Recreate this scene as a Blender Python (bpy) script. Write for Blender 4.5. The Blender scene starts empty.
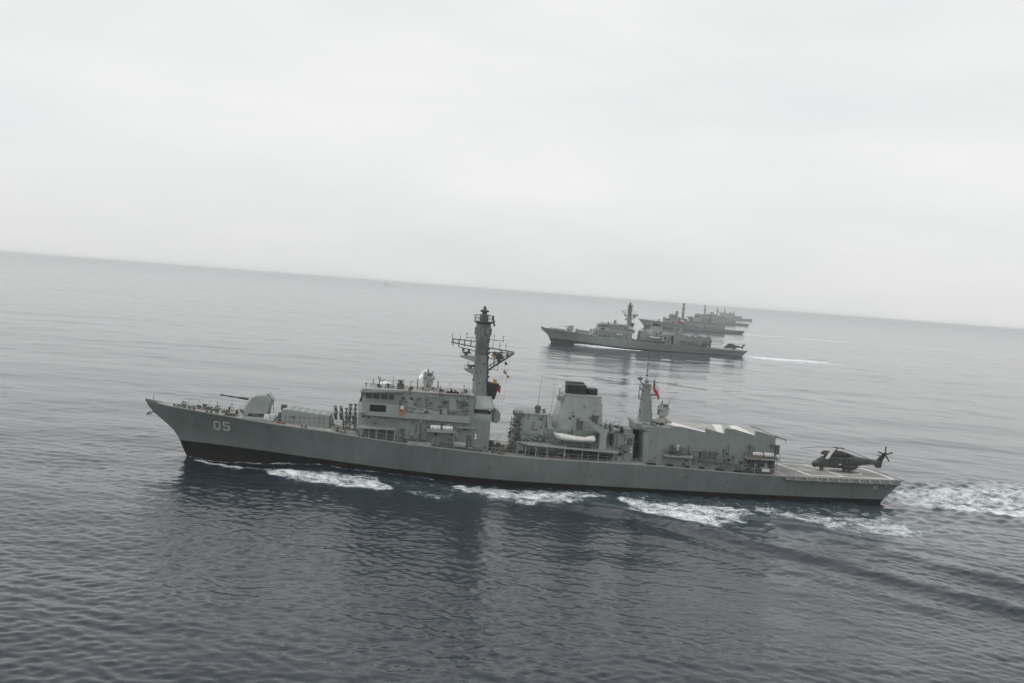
import bpy, math, random
import numpy as np
from mathutils import Vector, Matrix
R = math.radians
PI = math.pi
random.seed(5)
scene = bpy.context.scene
COL = scene.collection

# ------------------------------------------------------------------ camera
CAM_H = 32.6
F_PX = 995.0
PITCH, ROLL = 0.0505641, 0.0760251
cd = bpy.data.cameras.new("camera"); cam = bpy.data.objects.new("camera", cd); COL.objects.link(cam)
cd.sensor_width = 36.0; cd.lens = F_PX * 36.0 / 1024.0; cd.clip_start = 0.5; cd.clip_end = 80000
f_ = Vector((0, math.cos(PITCH), -math.sin(PITCH))); r0 = Vector((1, 0, 0)); u0 = r0.cross(f_)
r_ = r0 * math.cos(ROLL) + u0 * math.sin(ROLL); u_ = -r0 * math.sin(ROLL) + u0 * math.cos(ROLL)
cam.matrix_world = Matrix(((r_.x, u_.x, -f_.x, 0), (r_.y, u_.y, -f_.y, 0), (r_.z, u_.z, -f_.z, CAM_H), (0, 0, 0, 1)))
scene.camera = cam

# ------------------------------------------------------------------ sky and sun
SUN_EL, SUN_AZ = 42.0, -78.0      # azimuth measured from +Y towards +X
w = bpy.data.worlds.new("World"); scene.world = w; w.use_nodes = True
nt = w.node_tree; nt.nodes.clear()
out = nt.nodes.new('ShaderNodeOutputWorld'); bg = nt.nodes.new('ShaderNodeBackground'); bg.inputs['Strength'].default_value = 0.1
sky = nt.nodes.new('ShaderNodeTexSky'); sky.sky_type = 'NISHITA'; sky.sun_disc = False
sky.sun_elevation = R(SUN_EL); sky.sun_rotation = R(SUN_AZ); sky.dust_density = 4.0
hs = nt.nodes.new('ShaderNodeHueSaturation'); hs.inputs['Saturation'].default_value = 0.25
nt.links.new(sky.outputs[0], hs.inputs['Color'])
tc = nt.nodes.new('ShaderNodeTexCoord'); mp = nt.nodes.new('ShaderNodeMapping'); mp.inputs['Scale'].default_value = (1, 1, 4)
nt.links.new(tc.outputs['Generated'], mp.inputs[0])
nz = nt.nodes.new('ShaderNodeTexNoise'); nz.inputs['Scale'].default_value = 3.4; nz.inputs['Detail'].default_value = 8
nt.links.new(mp.outputs[0], nz.inputs['Vector'])
cr = nt.nodes.new('ShaderNodeValToRGB')
cr.color_ramp.elements[0].position = 0.3; cr.color_ramp.elements[0].color = (0.765, 0.776, 0.786, 1)
cr.color_ramp.elements[1].position = 0.7; cr.color_ramp.elements[1].color = (0.85, 0.853, 0.85, 1)
nt.links.new(nz.outputs['Fac'], cr.inputs[0])
sp = nt.nodes.new('ShaderNodeSeparateXYZ'); nt.links.new(tc.outputs['Generated'], sp.inputs[0])
hb = nt.nodes.new('ShaderNodeMapRange'); hb.interpolation_type = 'SMOOTHSTEP'; hb.inputs['From Min'].default_value = -0.005; hb.inputs['From Max'].default_value = 0.12
hb.inputs['To Min'].default_value = 0.875; hb.inputs['To Max'].default_value = 1.0; nt.links.new(sp.outputs['Z'], hb.inputs['Value'])
hm = nt.nodes.new('ShaderNodeVectorMath'); hm.operation = 'SCALE'; nt.links.new(cr.outputs[0], hm.inputs[0]); nt.links.new(hb.outputs[0], hm.inputs['Scale'])
sc10 = nt.nodes.new('ShaderNodeVectorMath'); sc10.operation = 'SCALE'; sc10.inputs['Scale'].default_value = 10.0
nt.links.new(hm.outputs[0], sc10.inputs[0])
mx = nt.nodes.new('ShaderNodeMix'); mx.data_type = 'RGBA'; mx.inputs[0].default_value = 0.97
nt.links.new(hs.outputs[0], mx.inputs[6]); nt.links.new(sc10.outputs[0], mx.inputs[7])
nt.links.new(mx.outputs[2], bg.inputs['Color']); nt.links.new(bg.outputs[0], out.inputs['Surface'])
sl = bpy.data.lights.new("sun", 'SUN'); sl.energy = 1.0; sl.angle = R(22); sl.color = (1, 0.975, 0.94)
sun = bpy.data.objects.new("sun", sl); COL.objects.link(sun)
sd = Vector((math.sin(R(SUN_AZ)) * math.cos(R(SUN_EL)), math.cos(R(SUN_AZ)) * math.cos(R(SUN_EL)), math.sin(R(SUN_EL))))
sun.rotation_euler = sd.to_track_quat('Z', 'Y').to_euler()
vs = scene.view_settings
vs.view_transform = 'Standard'; vs.look = 'None'; vs.exposure = 0.09; vs.gamma = 1.0; vs.use_curve_mapping = False
scene.cycles.volume_bounces = 2
scene.cycles.max_bounces = 6

# ------------------------------------------------------------------ helpers
def tag(o, label=None, cat=None, group=None, kind=None):
    if label: o['label'] = label
    if cat: o['category'] = cat
    if group: o['group'] = group
    if kind: o['kind'] = kind
    return o

def mat(name, col, rough=0.6, var=0.10, scale=0.5, streak=0.0, metal=0.0, spec=0.4):
    m = bpy.data.materials.new(name); m.use_nodes = True
    n = m.node_tree; b = n.nodes['Principled BSDF']
    b.inputs['Roughness'].default_value = rough; b.inputs['Metallic'].default_value = metal
    b.inputs['Specular IOR Level'].default_value = spec
    t = n.nodes.new('ShaderNodeTexCoord')
    a = n.nodes.new('ShaderNodeTexNoise'); a.inputs['Scale'].default_value = scale; a.inputs['Detail'].default_value = 6
    n.links.new(t.outputs['Object'], a.inputs['Vector'])
    fac = a.outputs['Fac']
    if streak > 0:
        mpn = n.nodes.new('ShaderNodeMapping'); mpn.inputs['Scale'].default_value = (1.6, 1.6, 0.12)
        n.links.new(t.outputs['Object'], mpn.inputs[0])
        s = n.nodes.new('ShaderNodeTexNoise'); s.inputs['Scale'].default_value = 1.0; s.inputs['Detail'].default_value = 4
        n.links.new(mpn.outputs[0], s.inputs['Vector'])
        mm = n.nodes.new('ShaderNodeMix'); mm.inputs[0].default_value = streak
        n.links.new(a.outputs['Fac'], mm.inputs[2]); n.links.new(s.outputs['Fac'], mm.inputs[3]); fac = mm.outputs[0]
    r = n.nodes.new('ShaderNodeValToRGB')
    lo = tuple(c * (1 - var) for c in col) + (1,); hi = tuple(min(1, c * (1 + var)) for c in col) + (1,)
    r.color_ramp.elements[0].position = 0.35; r.color_ramp.elements[0].color = lo
    r.color_ramp.elements[1].position = 0.65; r.color_ramp.elements[1].color = hi
    n.links.new(fac, r.inputs[0]); n.links.new(r.outputs[0], b.inputs['Base Color'])
    return m

M = {}
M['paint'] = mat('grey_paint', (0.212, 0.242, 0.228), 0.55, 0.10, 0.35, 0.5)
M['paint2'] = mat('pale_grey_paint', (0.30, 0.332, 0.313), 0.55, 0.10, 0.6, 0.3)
M['dkgrey'] = mat('dark_grey_paint', (0.10, 0.11, 0.105), 0.6, 0.15, 0.8)
M['deck'] = mat('worn_deck_paint', (0.34, 0.335, 0.31), 0.8, 0.2, 0.5)
M['reel'] = mat('faded_red_paint', (0.26, 0.05, 0.045), .7)
M['sooty'] = mat('sooty_grey_paint', (0.14, 0.15, 0.145), 0.7, 0.25, 1.2)
M['fdeck'] = mat('flight_deck_paint', (0.25, 0.245, 0.235), 0.85, 0.18, 0.35)
M['roof'] = mat('hangar_roof_paint', (0.36, 0.37, 0.365), 0.6, 0.1, 0.4)
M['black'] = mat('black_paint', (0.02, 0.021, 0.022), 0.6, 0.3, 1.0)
M['glass'] = mat('dark_glass', (0.02, 0.028, 0.03), 0.12, 0.1, 1.0, spec=0.6)
M['white'] = mat('white_paint', (0.78, 0.79, 0.78), 0.5, 0.06, 1.0)
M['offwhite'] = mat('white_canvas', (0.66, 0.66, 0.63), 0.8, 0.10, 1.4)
M['number'] = mat('pale_number_paint', (0.58, 0.62, 0.6), 0.6, 0.10, 1.2)
M['brown'] = mat('brown_canvas', (0.20, 0.155, 0.115), 0.9, 0.25, 1.0)
M['rust'] = mat('weathered_fittings', (0.13, 0.12, 0.10), 0.8, 0.3, 2.0)
M['red'] = mat('red_cloth', (0.50, 0.035, 0.045), 0.8, 0.1, 1.0)
M['blue'] = mat('blue_cloth', (0.05, 0.075, 0.14), 0.8, 0.1, 1.0)
M['yellow'] = mat('yellow_cloth', (0.55, 0.33, 0.05), 0.8, 0.1, 1.0)
M['orange'] = mat('orange_plastic', (0.62, 0.16, 0.04), 0.6, 0.1, 1.0)
M['heli'] = mat('helicopter_paint', (0.055, 0.062, 0.056), 0.5, 0.3, 0.7)
M['heli2'] = mat('helicopter_dark_panels', (0.032, 0.036, 0.034), 0.5, 0.3, 1.0)
M['blade'] = mat('pale_blade', (0.34, 0.33, 0.29), 0.5, 0.08, 1.0)
M['net'] = mat('net_and_gap_grey', (0.085, 0.09, 0.085), 0.8, 0.3, 2.5)
M['line'] = mat('deck_marking_white', (0.74, 0.74, 0.72), 0.7, 0.10, 1.5)

def math_node(n, sock):
    x = n.nodes.new('ShaderNodeMapRange'); x.inputs['To Min'].default_value = 0.15; x.inputs['To Max'].default_value = 0.45; n.links.new(sock, x.inputs['Value']); return x.outputs[0]
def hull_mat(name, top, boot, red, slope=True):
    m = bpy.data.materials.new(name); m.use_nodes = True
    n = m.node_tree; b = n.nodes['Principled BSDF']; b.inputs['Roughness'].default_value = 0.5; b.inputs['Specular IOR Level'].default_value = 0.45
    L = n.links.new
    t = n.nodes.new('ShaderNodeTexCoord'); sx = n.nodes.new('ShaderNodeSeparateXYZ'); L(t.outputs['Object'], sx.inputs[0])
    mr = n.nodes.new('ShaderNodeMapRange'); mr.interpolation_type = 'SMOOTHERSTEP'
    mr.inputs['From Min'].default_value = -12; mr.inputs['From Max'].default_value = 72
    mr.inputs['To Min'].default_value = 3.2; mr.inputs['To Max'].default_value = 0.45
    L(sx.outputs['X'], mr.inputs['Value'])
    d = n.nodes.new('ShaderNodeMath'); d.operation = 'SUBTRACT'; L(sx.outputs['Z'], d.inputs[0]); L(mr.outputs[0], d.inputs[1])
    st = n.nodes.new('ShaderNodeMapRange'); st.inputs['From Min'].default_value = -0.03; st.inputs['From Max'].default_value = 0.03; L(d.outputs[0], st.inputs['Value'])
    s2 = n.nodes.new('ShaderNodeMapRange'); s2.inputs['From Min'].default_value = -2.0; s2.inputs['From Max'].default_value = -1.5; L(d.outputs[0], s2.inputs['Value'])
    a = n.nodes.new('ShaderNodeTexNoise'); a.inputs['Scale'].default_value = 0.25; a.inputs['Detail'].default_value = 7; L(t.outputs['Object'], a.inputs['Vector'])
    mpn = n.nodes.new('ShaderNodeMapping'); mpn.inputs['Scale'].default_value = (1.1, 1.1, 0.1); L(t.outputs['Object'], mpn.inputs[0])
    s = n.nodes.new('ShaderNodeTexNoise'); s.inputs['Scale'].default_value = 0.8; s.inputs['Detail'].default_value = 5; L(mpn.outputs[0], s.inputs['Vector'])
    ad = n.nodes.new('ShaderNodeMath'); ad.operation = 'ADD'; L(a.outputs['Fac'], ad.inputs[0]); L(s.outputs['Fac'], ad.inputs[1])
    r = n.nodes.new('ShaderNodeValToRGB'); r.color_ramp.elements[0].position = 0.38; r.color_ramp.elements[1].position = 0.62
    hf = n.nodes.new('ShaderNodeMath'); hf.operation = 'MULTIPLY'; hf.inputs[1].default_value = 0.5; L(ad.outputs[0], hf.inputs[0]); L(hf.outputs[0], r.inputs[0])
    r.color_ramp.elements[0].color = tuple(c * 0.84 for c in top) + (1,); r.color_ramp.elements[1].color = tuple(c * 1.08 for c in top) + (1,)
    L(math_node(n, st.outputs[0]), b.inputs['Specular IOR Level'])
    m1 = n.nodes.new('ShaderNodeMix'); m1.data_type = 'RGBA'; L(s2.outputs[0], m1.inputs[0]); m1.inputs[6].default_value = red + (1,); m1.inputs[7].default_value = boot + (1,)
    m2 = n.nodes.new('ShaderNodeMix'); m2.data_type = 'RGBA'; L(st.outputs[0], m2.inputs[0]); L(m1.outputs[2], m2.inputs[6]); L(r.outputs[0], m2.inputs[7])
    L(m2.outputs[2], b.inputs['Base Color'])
    return m
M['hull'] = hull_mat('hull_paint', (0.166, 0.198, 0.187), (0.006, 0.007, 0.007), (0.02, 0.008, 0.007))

class B:
    """collects shapes given in ship coordinates: S aft from the bow, t to port, z up"""
    def __init__(s): s.v = []; s.f = []; s.m = []; s.mi = 0; s.sm = []; s.smooth = False; s.st = []
    def add(s, vs_, fs):
        s.st.append((len(s.v), len(s.f))); o = len(s.v); s.v += [(float(a), -float(b), float(c)) for a, b, c in vs_]
        for f in fs: s.f.append([o + i for i in f]); s.m.append(s.mi); s.sm.append(s.smooth)
        return s
    def box(s, S0, S1, t0, t1, z0, z1):
        vs_ = [(x, y, z) for z in (z0, z1) for y in (t0, t1) for x in (S0, S1)]
        return s.add(vs_, [(0, 1, 3, 2), (4, 6, 7, 5), (0, 4, 5, 1), (2, 3, 7, 6), (0, 2, 6, 4), (1, 5, 7, 3)])
    def loft(s, rings, closed=True):
        """rings: equal-length loops"""
        n = len(rings[0]); vs_ = [p for r in rings for p in r]; fs = []
        for i in range(len(rings) - 1):
            for j in range(n if closed else n - 1):
                k = (j + 1) % n
                fs.append((i * n + j, i * n + k, (i + 1) * n + k, (i + 1) * n + j))
        if closed:
            fs.append(tuple(range(n - 1, -1, -1))); fs.append(tuple((len(rings) - 1) * n + j for j in range(n)))
        return s.add(vs_, fs)
    def side(s, poly, t0, t1):           # polygon in (S, z), extruded across
        return s.loft([[(a, t0, b) for a, b in poly], [(a, t1, b) for a, b in poly]])
    def plan(s, poly, z0, z1, poly2=None):
        return s.loft([[(a, b, z0) for a, b in poly], [(a, b, z1) for a, b in (poly2 or poly)]])
    def front(s, poly, S0, S1):          # polygon in (t, z), extruded fore and aft
        return s.loft([[(S0, a, b) for a, b in poly], [(S1, a, b) for a, b in poly]])
    def tube(s, p, q, r, r2=None, n=6):
        p = Vector(p); q = Vector(q); d = (q - p)
        if d.length < 1e-6: return s
        d.normalize(); a = d.orthogonal().normalized(); b = d.cross(a); r2 = r if r2 is None else r2
        R1 = [tuple(p + (a * math.cos(2 * PI * i / n) + b * math.sin(2 * PI * i / n)) * r) for i in range(n)]
        R2 = [tuple(q + (a * math.cos(2 * PI * i / n) + b * math.sin(2 * PI * i / n)) * r2) for i in range(n)]
        return s.loft([R1, R2])
    def line(s, pts, r, n=5):
        for a, b in zip(pts[:-1], pts[1:]): s.tube(a, b, r, n=n)
        return s
    def lathe(s, S, t, prof, n=20):      # (radius, z) profile
        return s.loft([[(S + r * math.cos(2 * PI * i / n), t + r * math.sin(2 * PI * i / n), z) for i in range(n)] for r, z in prof])
    def ell(s, c, r, n=14, m_=8):
        rings = []
        for i in range(m_ + 1):
            ph = -PI / 2 + PI * i / m_; cr_ = max(math.cos(ph), 0.01)
            rings.append([(c[0] + r[0] * cr_ * math.cos(2 * PI * j / n), c[1] + r[1] * cr_ * math.sin(2 * PI * j / n), c[2] + r[2] * math.sin(ph)) for j in range(n)])
        sm = s.smooth; s.smooth = True; s.loft(rings); s.smooth = sm; return s
    def torus(s, c, R_, r, axis='t', n=14):
        pts = []
        for i in range(n + 1):
            a = 2 * PI * i / n
            if axis == 't': pts.append((c[0] + R_ * math.cos(a), c[1], c[2] + R_ * math.sin(a)))
            else: pts.append((c[0] + R_ * math.cos(a), c[1] + R_ * math.sin(a), c[2]))
        return s.line(pts, r)
    def each(s, name, mats, parent=None):        # every separate shape becomes a part of its own
        res = []
        bounds = s.st + [(len(s.v), len(s.f))]
        for (v0, f0), (v1, f1) in zip(bounds[:-1], bounds[1:]):
            c = B(); c.v = s.v[v0:v1]; c.f = [[i - v0 for i in f] for f in s.f[f0:f1]]; c.m = s.m[f0:f1]; c.sm = s.sm[f0:f1]
            res.append(c.build(name, mats, parent))
        return res
    def build(s, name, mats, parent=None):
        me = bpy.data.meshes.new(name); me.from_pydata(s.v, [], s.f)
        for m_ in (mats if isinstance(mats, (list, tuple)) else [mats]): me.materials.append(M[m_] if isinstance(m_, str) else m_)
        me.polygons.foreach_set('material_index', s.m); me.polygons.foreach_set('use_smooth', s.sm)
        import bmesh
        bm = bmesh.new(); bm.from_mesh(me); bmesh.ops.recalc_face_normals(bm, faces=bm.faces); bm.to_mesh(me); bm.free()
        o = bpy.data.objects.new(name, me); COL.objects.link(o)
        if parent: o.parent = parent
        return o

def bevel(o, w_=0.06):
    md = o.modifiers.new('bevel', 'BEVEL'); md.width = w_; md.segments = 2; md.limit_method = 'ANGLE'; md.angle_limit = R(40); return o

def empty(name, loc, rz=0.0):
    o = bpy.data.objects.new(name, None); COL.objects.link(o); o.location = loc; o.rotation_euler = (0, 0, rz); o.empty_display_size = 1
    return o

def copy_tree(o, parent=None, skip=()):
    c = o.copy(); COL.objects.link(c)
    if parent: c.parent = parent
    for ch in list(o.children):
        if ch.name.split('.')[0] in skip: continue
        copy_tree(ch, c, skip)
    return c

def pchip(x, xs, ys):
    xs = np.array(xs, float); ys = np.array(ys, float); h = np.diff(xs); d = np.diff(ys) / h
    m_ = np.zeros_like(xs); m_[0] = d[0]; m_[-1] = d[-1]
    for i in range(1, len(xs) - 1):
        m_[i] = 0 if d[i - 1] * d[i] <= 0 else 2 * d[i - 1] * d[i] / (d[i - 1] + d[i])
    i = np.clip(np.searchsorted(xs, x) - 1, 0, len(xs) - 2); t = (np.clip(x, xs[0], xs[-1]) - xs[i]) / h[i]
    return (2 * t**3 - 3 * t**2 + 1) * ys[i] + (t**3 - 2 * t**2 + t) * h[i] * m_[i] + (-2 * t**3 + 3 * t**2) * ys[i + 1] + (t**3 - t**2) * h[i] * m_[i + 1]

# ------------------------------------------------------------------ frigate hull form
LOA = 132.8
ZD = ([0, 5, 10, 16, 20.6, 25.6, 31, 36, 43, 50, 57, 60, 70, 83, 95, 102, 110, 133], [9.3, 8.85, 8.45, 7.95, 7.55, 7.2, 6.88, 6.4, 5.85, 5.42, 5.05, 4.85, 4.66, 4.62, 4.35, 4.12, 4.02, 4.1])
BD = ([0, .012, .04, .075, .15, .226, .3, .41, .5, .7, .83, .9, 1], [0.12, .75, 1.95, 3.2, 5, 6.3, 7.1, 7.8, 8, 8, 7.7, 7.2, 6.0])
BW = ([0, .03, .1, .2, .3, .4, .5, .75, .88, 1], [0.04, .55, 1.9, 3.8, 5.4, 6.5, 7.1, 7.25, 6.7, 5.4])
def zd(S): return float(pchip(S, *ZD))
def stem(z):
    if z < 0: return 7.4 + 0.5 * (-z)
    return float(pchip(z, [0, 1.31, 2.57, 3.65, 4.71, 6.01, 7.2, 7.91, 8.32, 9.3], [7.4, 6.7, 6.13, 5.55, 4.75, 3.28, 1.75, 0.92, 0.6, 0]))
def trans(z): return 129.4 + max(0, z) * 0.83
def half(u, g):
    u = min(max(u, 0), 1)
    if g <= 0: return float(pchip(u, *BW)) * (1 + 0.10 * g)
    p = 1 + 1.1 * max(0, 1 - u / .35)
    return float(pchip(u, *BW)) * (1 - g ** p) + float(pchip(u, *BD)) * g ** p
def dk(S): return half(min(max((S) / LOA, 0), 1), 1.0)          # deck half-breadth
def hull_pt(u, g):
    S = u * LOA
    for _ in range(4):
        z = g * zd(S) if g > 0 else g * 6
        S = stem(z) + (trans(z) - stem(z)) * u
    return S, half(u, g), z
def hull_t(S, z):
    u = (S - stem(z)) / (trans(z) - stem(z)); return half(u, z / zd(S))

def make_hull(parent):
    us = list(np.concatenate([np.linspace(0, .02, 4)[:-1], np.linspace(.02, .3, 26)[:-1], np.linspace(.3, 1, 50)]))
    gs = [-.35, -.15, 0, .08, .16, .24, .33, .42, .52, .62, .72, .82, .91, 1.0]
    b = B(); b.smooth = True
    for sgn in (1, -1):
        vs_ = []; fs = []
        for u in us:
            for g in gs:
                S, t, z = hull_pt(u, g); vs_.append((S, sgn * t, z))
        n = len(gs)
        for i in range(len(us) - 1):
            for j in range(n - 1): fs.append((i * n + j, (i + 1) * n + j, (i + 1) * n + j + 1, i * n + j + 1))
        b.add(vs_, fs)
    b.smooth = False
    ring = [hull_pt(1, g) for g in gs]
    vs_ = [(S, t, z) for S, t, z in ring] + [(S, -t, z) for S, t, z in ring]; n = len(gs)
    b.add(vs_, [(j, j + 1, n + j + 1, n + j) for j in range(n - 1)])
    ring = [hull_pt(0, g) for g in gs]
    vs_ = [(S, t, z) for S, t, z in ring] + [(S, -t, z) for S, t, z in ring]
    b.add(vs_, [(j, j + 1, n + j + 1, n + j) for j in range(n - 1)])
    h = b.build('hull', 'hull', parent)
    # rubbing gunwale strake sits on the deck edge
    b = B()
    for sgn in (1, -1):
        pr = None
        rings = []
        for u in us[3:]:
            S, t, z = hull_pt(u, 1.0); rings.append([(S, sgn * (t + .05), z - .10), (S, sgn * (t + .05), z + .09), (S, sgn * (t - .22), z + .09), (S, sgn * (t - .22), z - .10)])
        b.loft(rings)
    b.build('gunwale', 'paint2', parent)
    # deck sheet
    b = B(); rings = []
    vs_ = []; fs = []; k = 0
    for u in us:
        S, t, z = hull_pt(u, 1.0)
        vs_ += [(S, t - .02, z), (S, 0, z + .12), (S, -t + .02, z)]
    for i in range(len(us) - 1):
        fl = 1 if us[i] * LOA > 109.2 else 0
        b_ = i * 3
        fs.append((b_, b_ + 3, b_ + 4, b_ + 1)); fs.append((b_ + 1, b_ + 4, b_ + 5, b_ + 2))
    b.add(vs_, fs)
    for q, f in enumerate(b.f): b.m[q] = 1 if us[q // 2] * LOA > 109 else 0
    b.build('deck', ['deck', 'fdeck'], parent)
    # bow bulwark
    b = B(); 
    for sgn in (1, -1):
        rings = []
        for S in np.linspace(0.0, 3.2, 8):
            t = dk(S) ; z = zd(S); hh = 0.42 * (1 - S / 3.2) + .03
            o_ = .05 * hh
            rings.append([(S - .1, sgn * (t - .02), z - .05), (S - .25 * hh, sgn * (t + o_), z + hh), (S - .25 * hh, sgn * max(t + o_ - .10, 0), z + hh), (S - .1, sgn * max(t - .12, 0), z - .05)])
        b.loft(rings)
    b.build('bow_bulwark', 'hull', parent)
    return h

def glyph(b, polys, S0, z0, wd, ht, off=0.03):
    """rects in unit cell mapped onto the hull side"""
    for (x0, y0, x1, y1) in polys:
        nx, ny = 4, 4; vs_ = []; fs = []
        for i in range(nx + 1):
            for j in range(ny + 1):
                S = S0 + wd * (x0 + (x1 - x0) * i / nx); z = z0 + ht * (y0 + (y1 - y0) * j / ny)
                vs_.append((S, hull_t(S, z) + off, z))
        for i in range(nx):
            for j in range(ny):
                a = i * (ny + 1) + j; fs.append((a, a + ny + 1, a + ny + 2, a + 1))
        b.add(vs_, fs)
ZERO = [(0, .14, .24, .86), (.76, .14, 1, .86), (.14, 0, .86, .18), (.14, .82, .86, 1)]
FIVE = [(0, .84, 1, 1), (0, .5, .24, .84), (.2, .46, .84, .62), (.76, .16, 1, .54), (.1, 0, .88, .17), (0, .1, .22, .28)]

def rail(b, pts, h=1.0, sp=1.7, r=.028, wires=(1.0, .5)):
    for p, q in zip(pts[:-1], pts[1:]):
        p = Vector(p); q = Vector(q); n = max(1, int((q - p).length / sp))
        for i in range(n + 1):
            a = p.lerp(q, i / n); b.tube(tuple(a), (a.x, a.y, a.z + h), r, n=4)
        for w_ in wires: b.tube((p.x, p.y, p.z + h * w_), (q.x, q.y, q.z + h * w_), r * .7, n=4)

def rects_windows(b, rects, t, th=.05, mi=0):
    for (S0, S1, z0, z1) in rects: b.box(S0, S1, t, t + th, z0, z1)

# ------------------------------------------------------------------ frigate
def clutter(name, parent, S0, S1, t, z0, z1, n, amax=.3, mats_=('dkgrey', 'paint2', 'paint', 'black'), depth=.35, seed=1):
    """small fittings fixed to a wall: boxes, pipes, vents, reels"""
    rg = random.Random(seed); b = B()
    for i in range(n):
        S = rg.uniform(S0, S1); k = rg.random(); z = rg.uniform(z0(S) if callable(z0) else z0, z1(S) if callable(z1) else z1); a = rg.uniform(.08, amax); d = rg.uniform(.08, depth)
        tt = t(S) if callable(t) else t; b.mi = rg.choice((0, 0, 1, 2, 3, 3))
        if k < .5: b.box(S - a, S + a, tt - .05, tt + d, z - a * rg.uniform(.4, 1.2), z + a * rg.uniform(.4, 1.2))
        elif k < .7: b.tube((S, tt + .1, z), (S, tt + .1, z + rg.uniform(.5, 1.8)), .05, n=5)
        elif k < .85: b.tube((S, tt + .12, z), (S + rg.uniform(.5, 2.2), tt + .12, z - .05), .045, n=5)
        else: b.tube((S, tt, z), (S, tt + d, z), a * .8, n=8)
    o = b.build(name, list(mats_), parent); o['kind'] = 'stuff'; return o

def make_frigate():
    root = empty('frigate', (0, 0, 0))
    hull = make_hull(root)
    b = B(); glyph(b, ZERO, 11.75, 5.42, 1.2, 1.62); glyph(b, FIVE, 13.35, 5.42, 1.2, 1.62)
    b.build('hull_number', 'number', hull)
    b = B(); glyph(b, ZERO, 127.3, 2.35, .34, .6); glyph(b, FIVE, 127.8, 2.35, .34, .6); b.build('stern_number', 'number', hull)
    b = B()
    glyph(b, [(0, 0, .3, 1), (.3, .3, .8, .5)], 129.6, 3.0, .5, .5); b.build('draft_mark', 'number', hull)
    # anchor at the stem
    b = B(); b.tube((1.5, .35, 7.9), (.9, 0, 7.2), .09); b.tube((.35, -.5, 7.15), (.35, .5, 7.15), .12); b.tube((.35, .5, 7.15), (.75, .7, 7.6), .09); b.tube((.35, -.5, 7.15), (.75, -.7, 7.6), .09); b.tube((.9, 0, 7.2), (.35, 0, 7.1), .1)
    b.build('anchor', 'dkgrey', root)
    # hull side scuttles and discharge openings
    b = B()
    for S, z in ((44, 3.6), (58.5, 2.4), (76, 2.2), (92.5, 2.9), (100, 2.4)):
        t = hull_t(S, z); b.box(S - .22, S + .22, t - .05, t + .04, z - .18, z + .18)
    b.each('discharge_port', 'dkgrey', hull)
    # weld seam and rubbing strip along hull
    # ---- foredeck fittings
    for S, t, z, r in ((6.6, 1.7, 8.8, .36), (12.2, 2.5, 8.4, .4)):
        b = B(); b.torus((S, t, z + r + .3), r, .09); b.box(S - .25, S + .25, t - .2, t + .2, z, z + .32); b.build('fairlead', 'dkgrey', root)
    for S, t in ((5.3, 1.3), (8.0, 2.2), (11.0, 3.0), (14.2, 3.6), (27, 5.2), (33.5, 5.9)):
        z = zd(S)
        b = B(); b.tube((S - .35, t, z), (S - .35, t, z + .5), .17, n=10); b.tube((S + .35, t, z), (S + .35, t, z + .5), .17, n=10); b.box(S - .65, S + .65, t - .25, t + .25, z, z + .12)
        b.build('bollard', 'rust', root)
    b = B(); b.lathe(9.7, 0, [(.55, 8.4), (.55, 8.6), (.28, 8.75), (.28, 9.1), (.45, 9.3), (.45, 9.4)]); b.build('capstan', 'dkgrey', root)
    b = B(); b.lathe(8.9, .9, [(.4, 8.45), (.25, 8.7), (.25, 9.05), (.38, 9.2), (.38, 9.3)]); b.box(10.3, 10.9, -.8, .8, 8.4, 9.0); b.build('windlass', 'dkgrey', root)
    b = B(); b.tube((14.0, 1, 8.0), (14.0, 1, 9.0), .1); b.ell((14.0, 1, 9.1), (.22, .22, .22)); b.build('vent_pipe', 'black', root)
    b = B(); b.box(12.8, 13.6, .4, 1.5, 8.1, 8.7); b.box(13.9, 15.4, 2.0, 3.2, 8.0, 8.5); b.box(11.6, 12.0, -.5, .9, 8.3, 8.7); b.box(15, 15.7, -1, .6, 8, 8.8); b.each('deck_locker', 'rust', root)
    b = B(); b.line([(3, .3, 8.95), (6, .6, 8.9), (9.5, .7, 8.6)], .07); b.line([(3, -.3, 8.95), (6, -.6, 8.9), (9.5, -.7, 8.6)], .07); b.build('anchor_chain', 'rust', root)
    b = B(); b.tube((1.2, 0, 9.2), (1.2, 0, 10.5), .04); b.build('jackstaff', 'dkgrey', root)
    # breakwater
    b = B()
    b.loft([[(15.0, 0, 8.1), (15.5, 0, 8.1), (15.4, 0, 8.9), (15.2, 0, 8.9)], [(16.6, 4.1, 7.9), (17.1, 4.1, 7.9), (16.9, 4.1, 8.2), (16.8, 4.1, 8.2)]])
    b.loft([[(15.0, 0, 8.1), (15.5, 0, 8.1), (15.4, 0, 8.9), (15.2, 0, 8.9)], [(16.6, -4.1, 7.9), (17.1, -4.1, 7.9), (16.9, -4.1, 8.2), (16.8, -4.1, 8.2)]])
    b.build('breakwater', 'paint2', root)
    b = B(); b.plan([(15.8, -3.2), (15.8, 3.2), (21.8, 4.4), (21.8, -4.4)], 7.3, 7.98); b.build('gun_deck', 'paint2', root)
    # ---- gun
    gun = B()
    pf = [(16.5, 8.5), (16.45, 9.3), (16.6, 9.9), (17.5, 11.4), (18.5, 11.9), (20.3, 12.05), (21.15, 11.1), (21.05, 10.5), (20.5, 8.5)]
    cx, cz = 18.9, 10.2
    def sh_(k, t): return [(cx + (a - cx) * k, t, cz + (z - cz) * (k if z > 9 else .98)) for a, z in pf]
    gun.loft([sh_(.82, -1.9), sh_(1, -1.3), sh_(1, 1.3), sh_(.82, 1.9)])
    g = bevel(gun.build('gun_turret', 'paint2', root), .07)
    b = B(); b.lathe(18.5, 0, [(1.5, 7.9), (1.5, 8.5)]); b.build('turret_ring', 'dkgrey', g)
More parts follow.
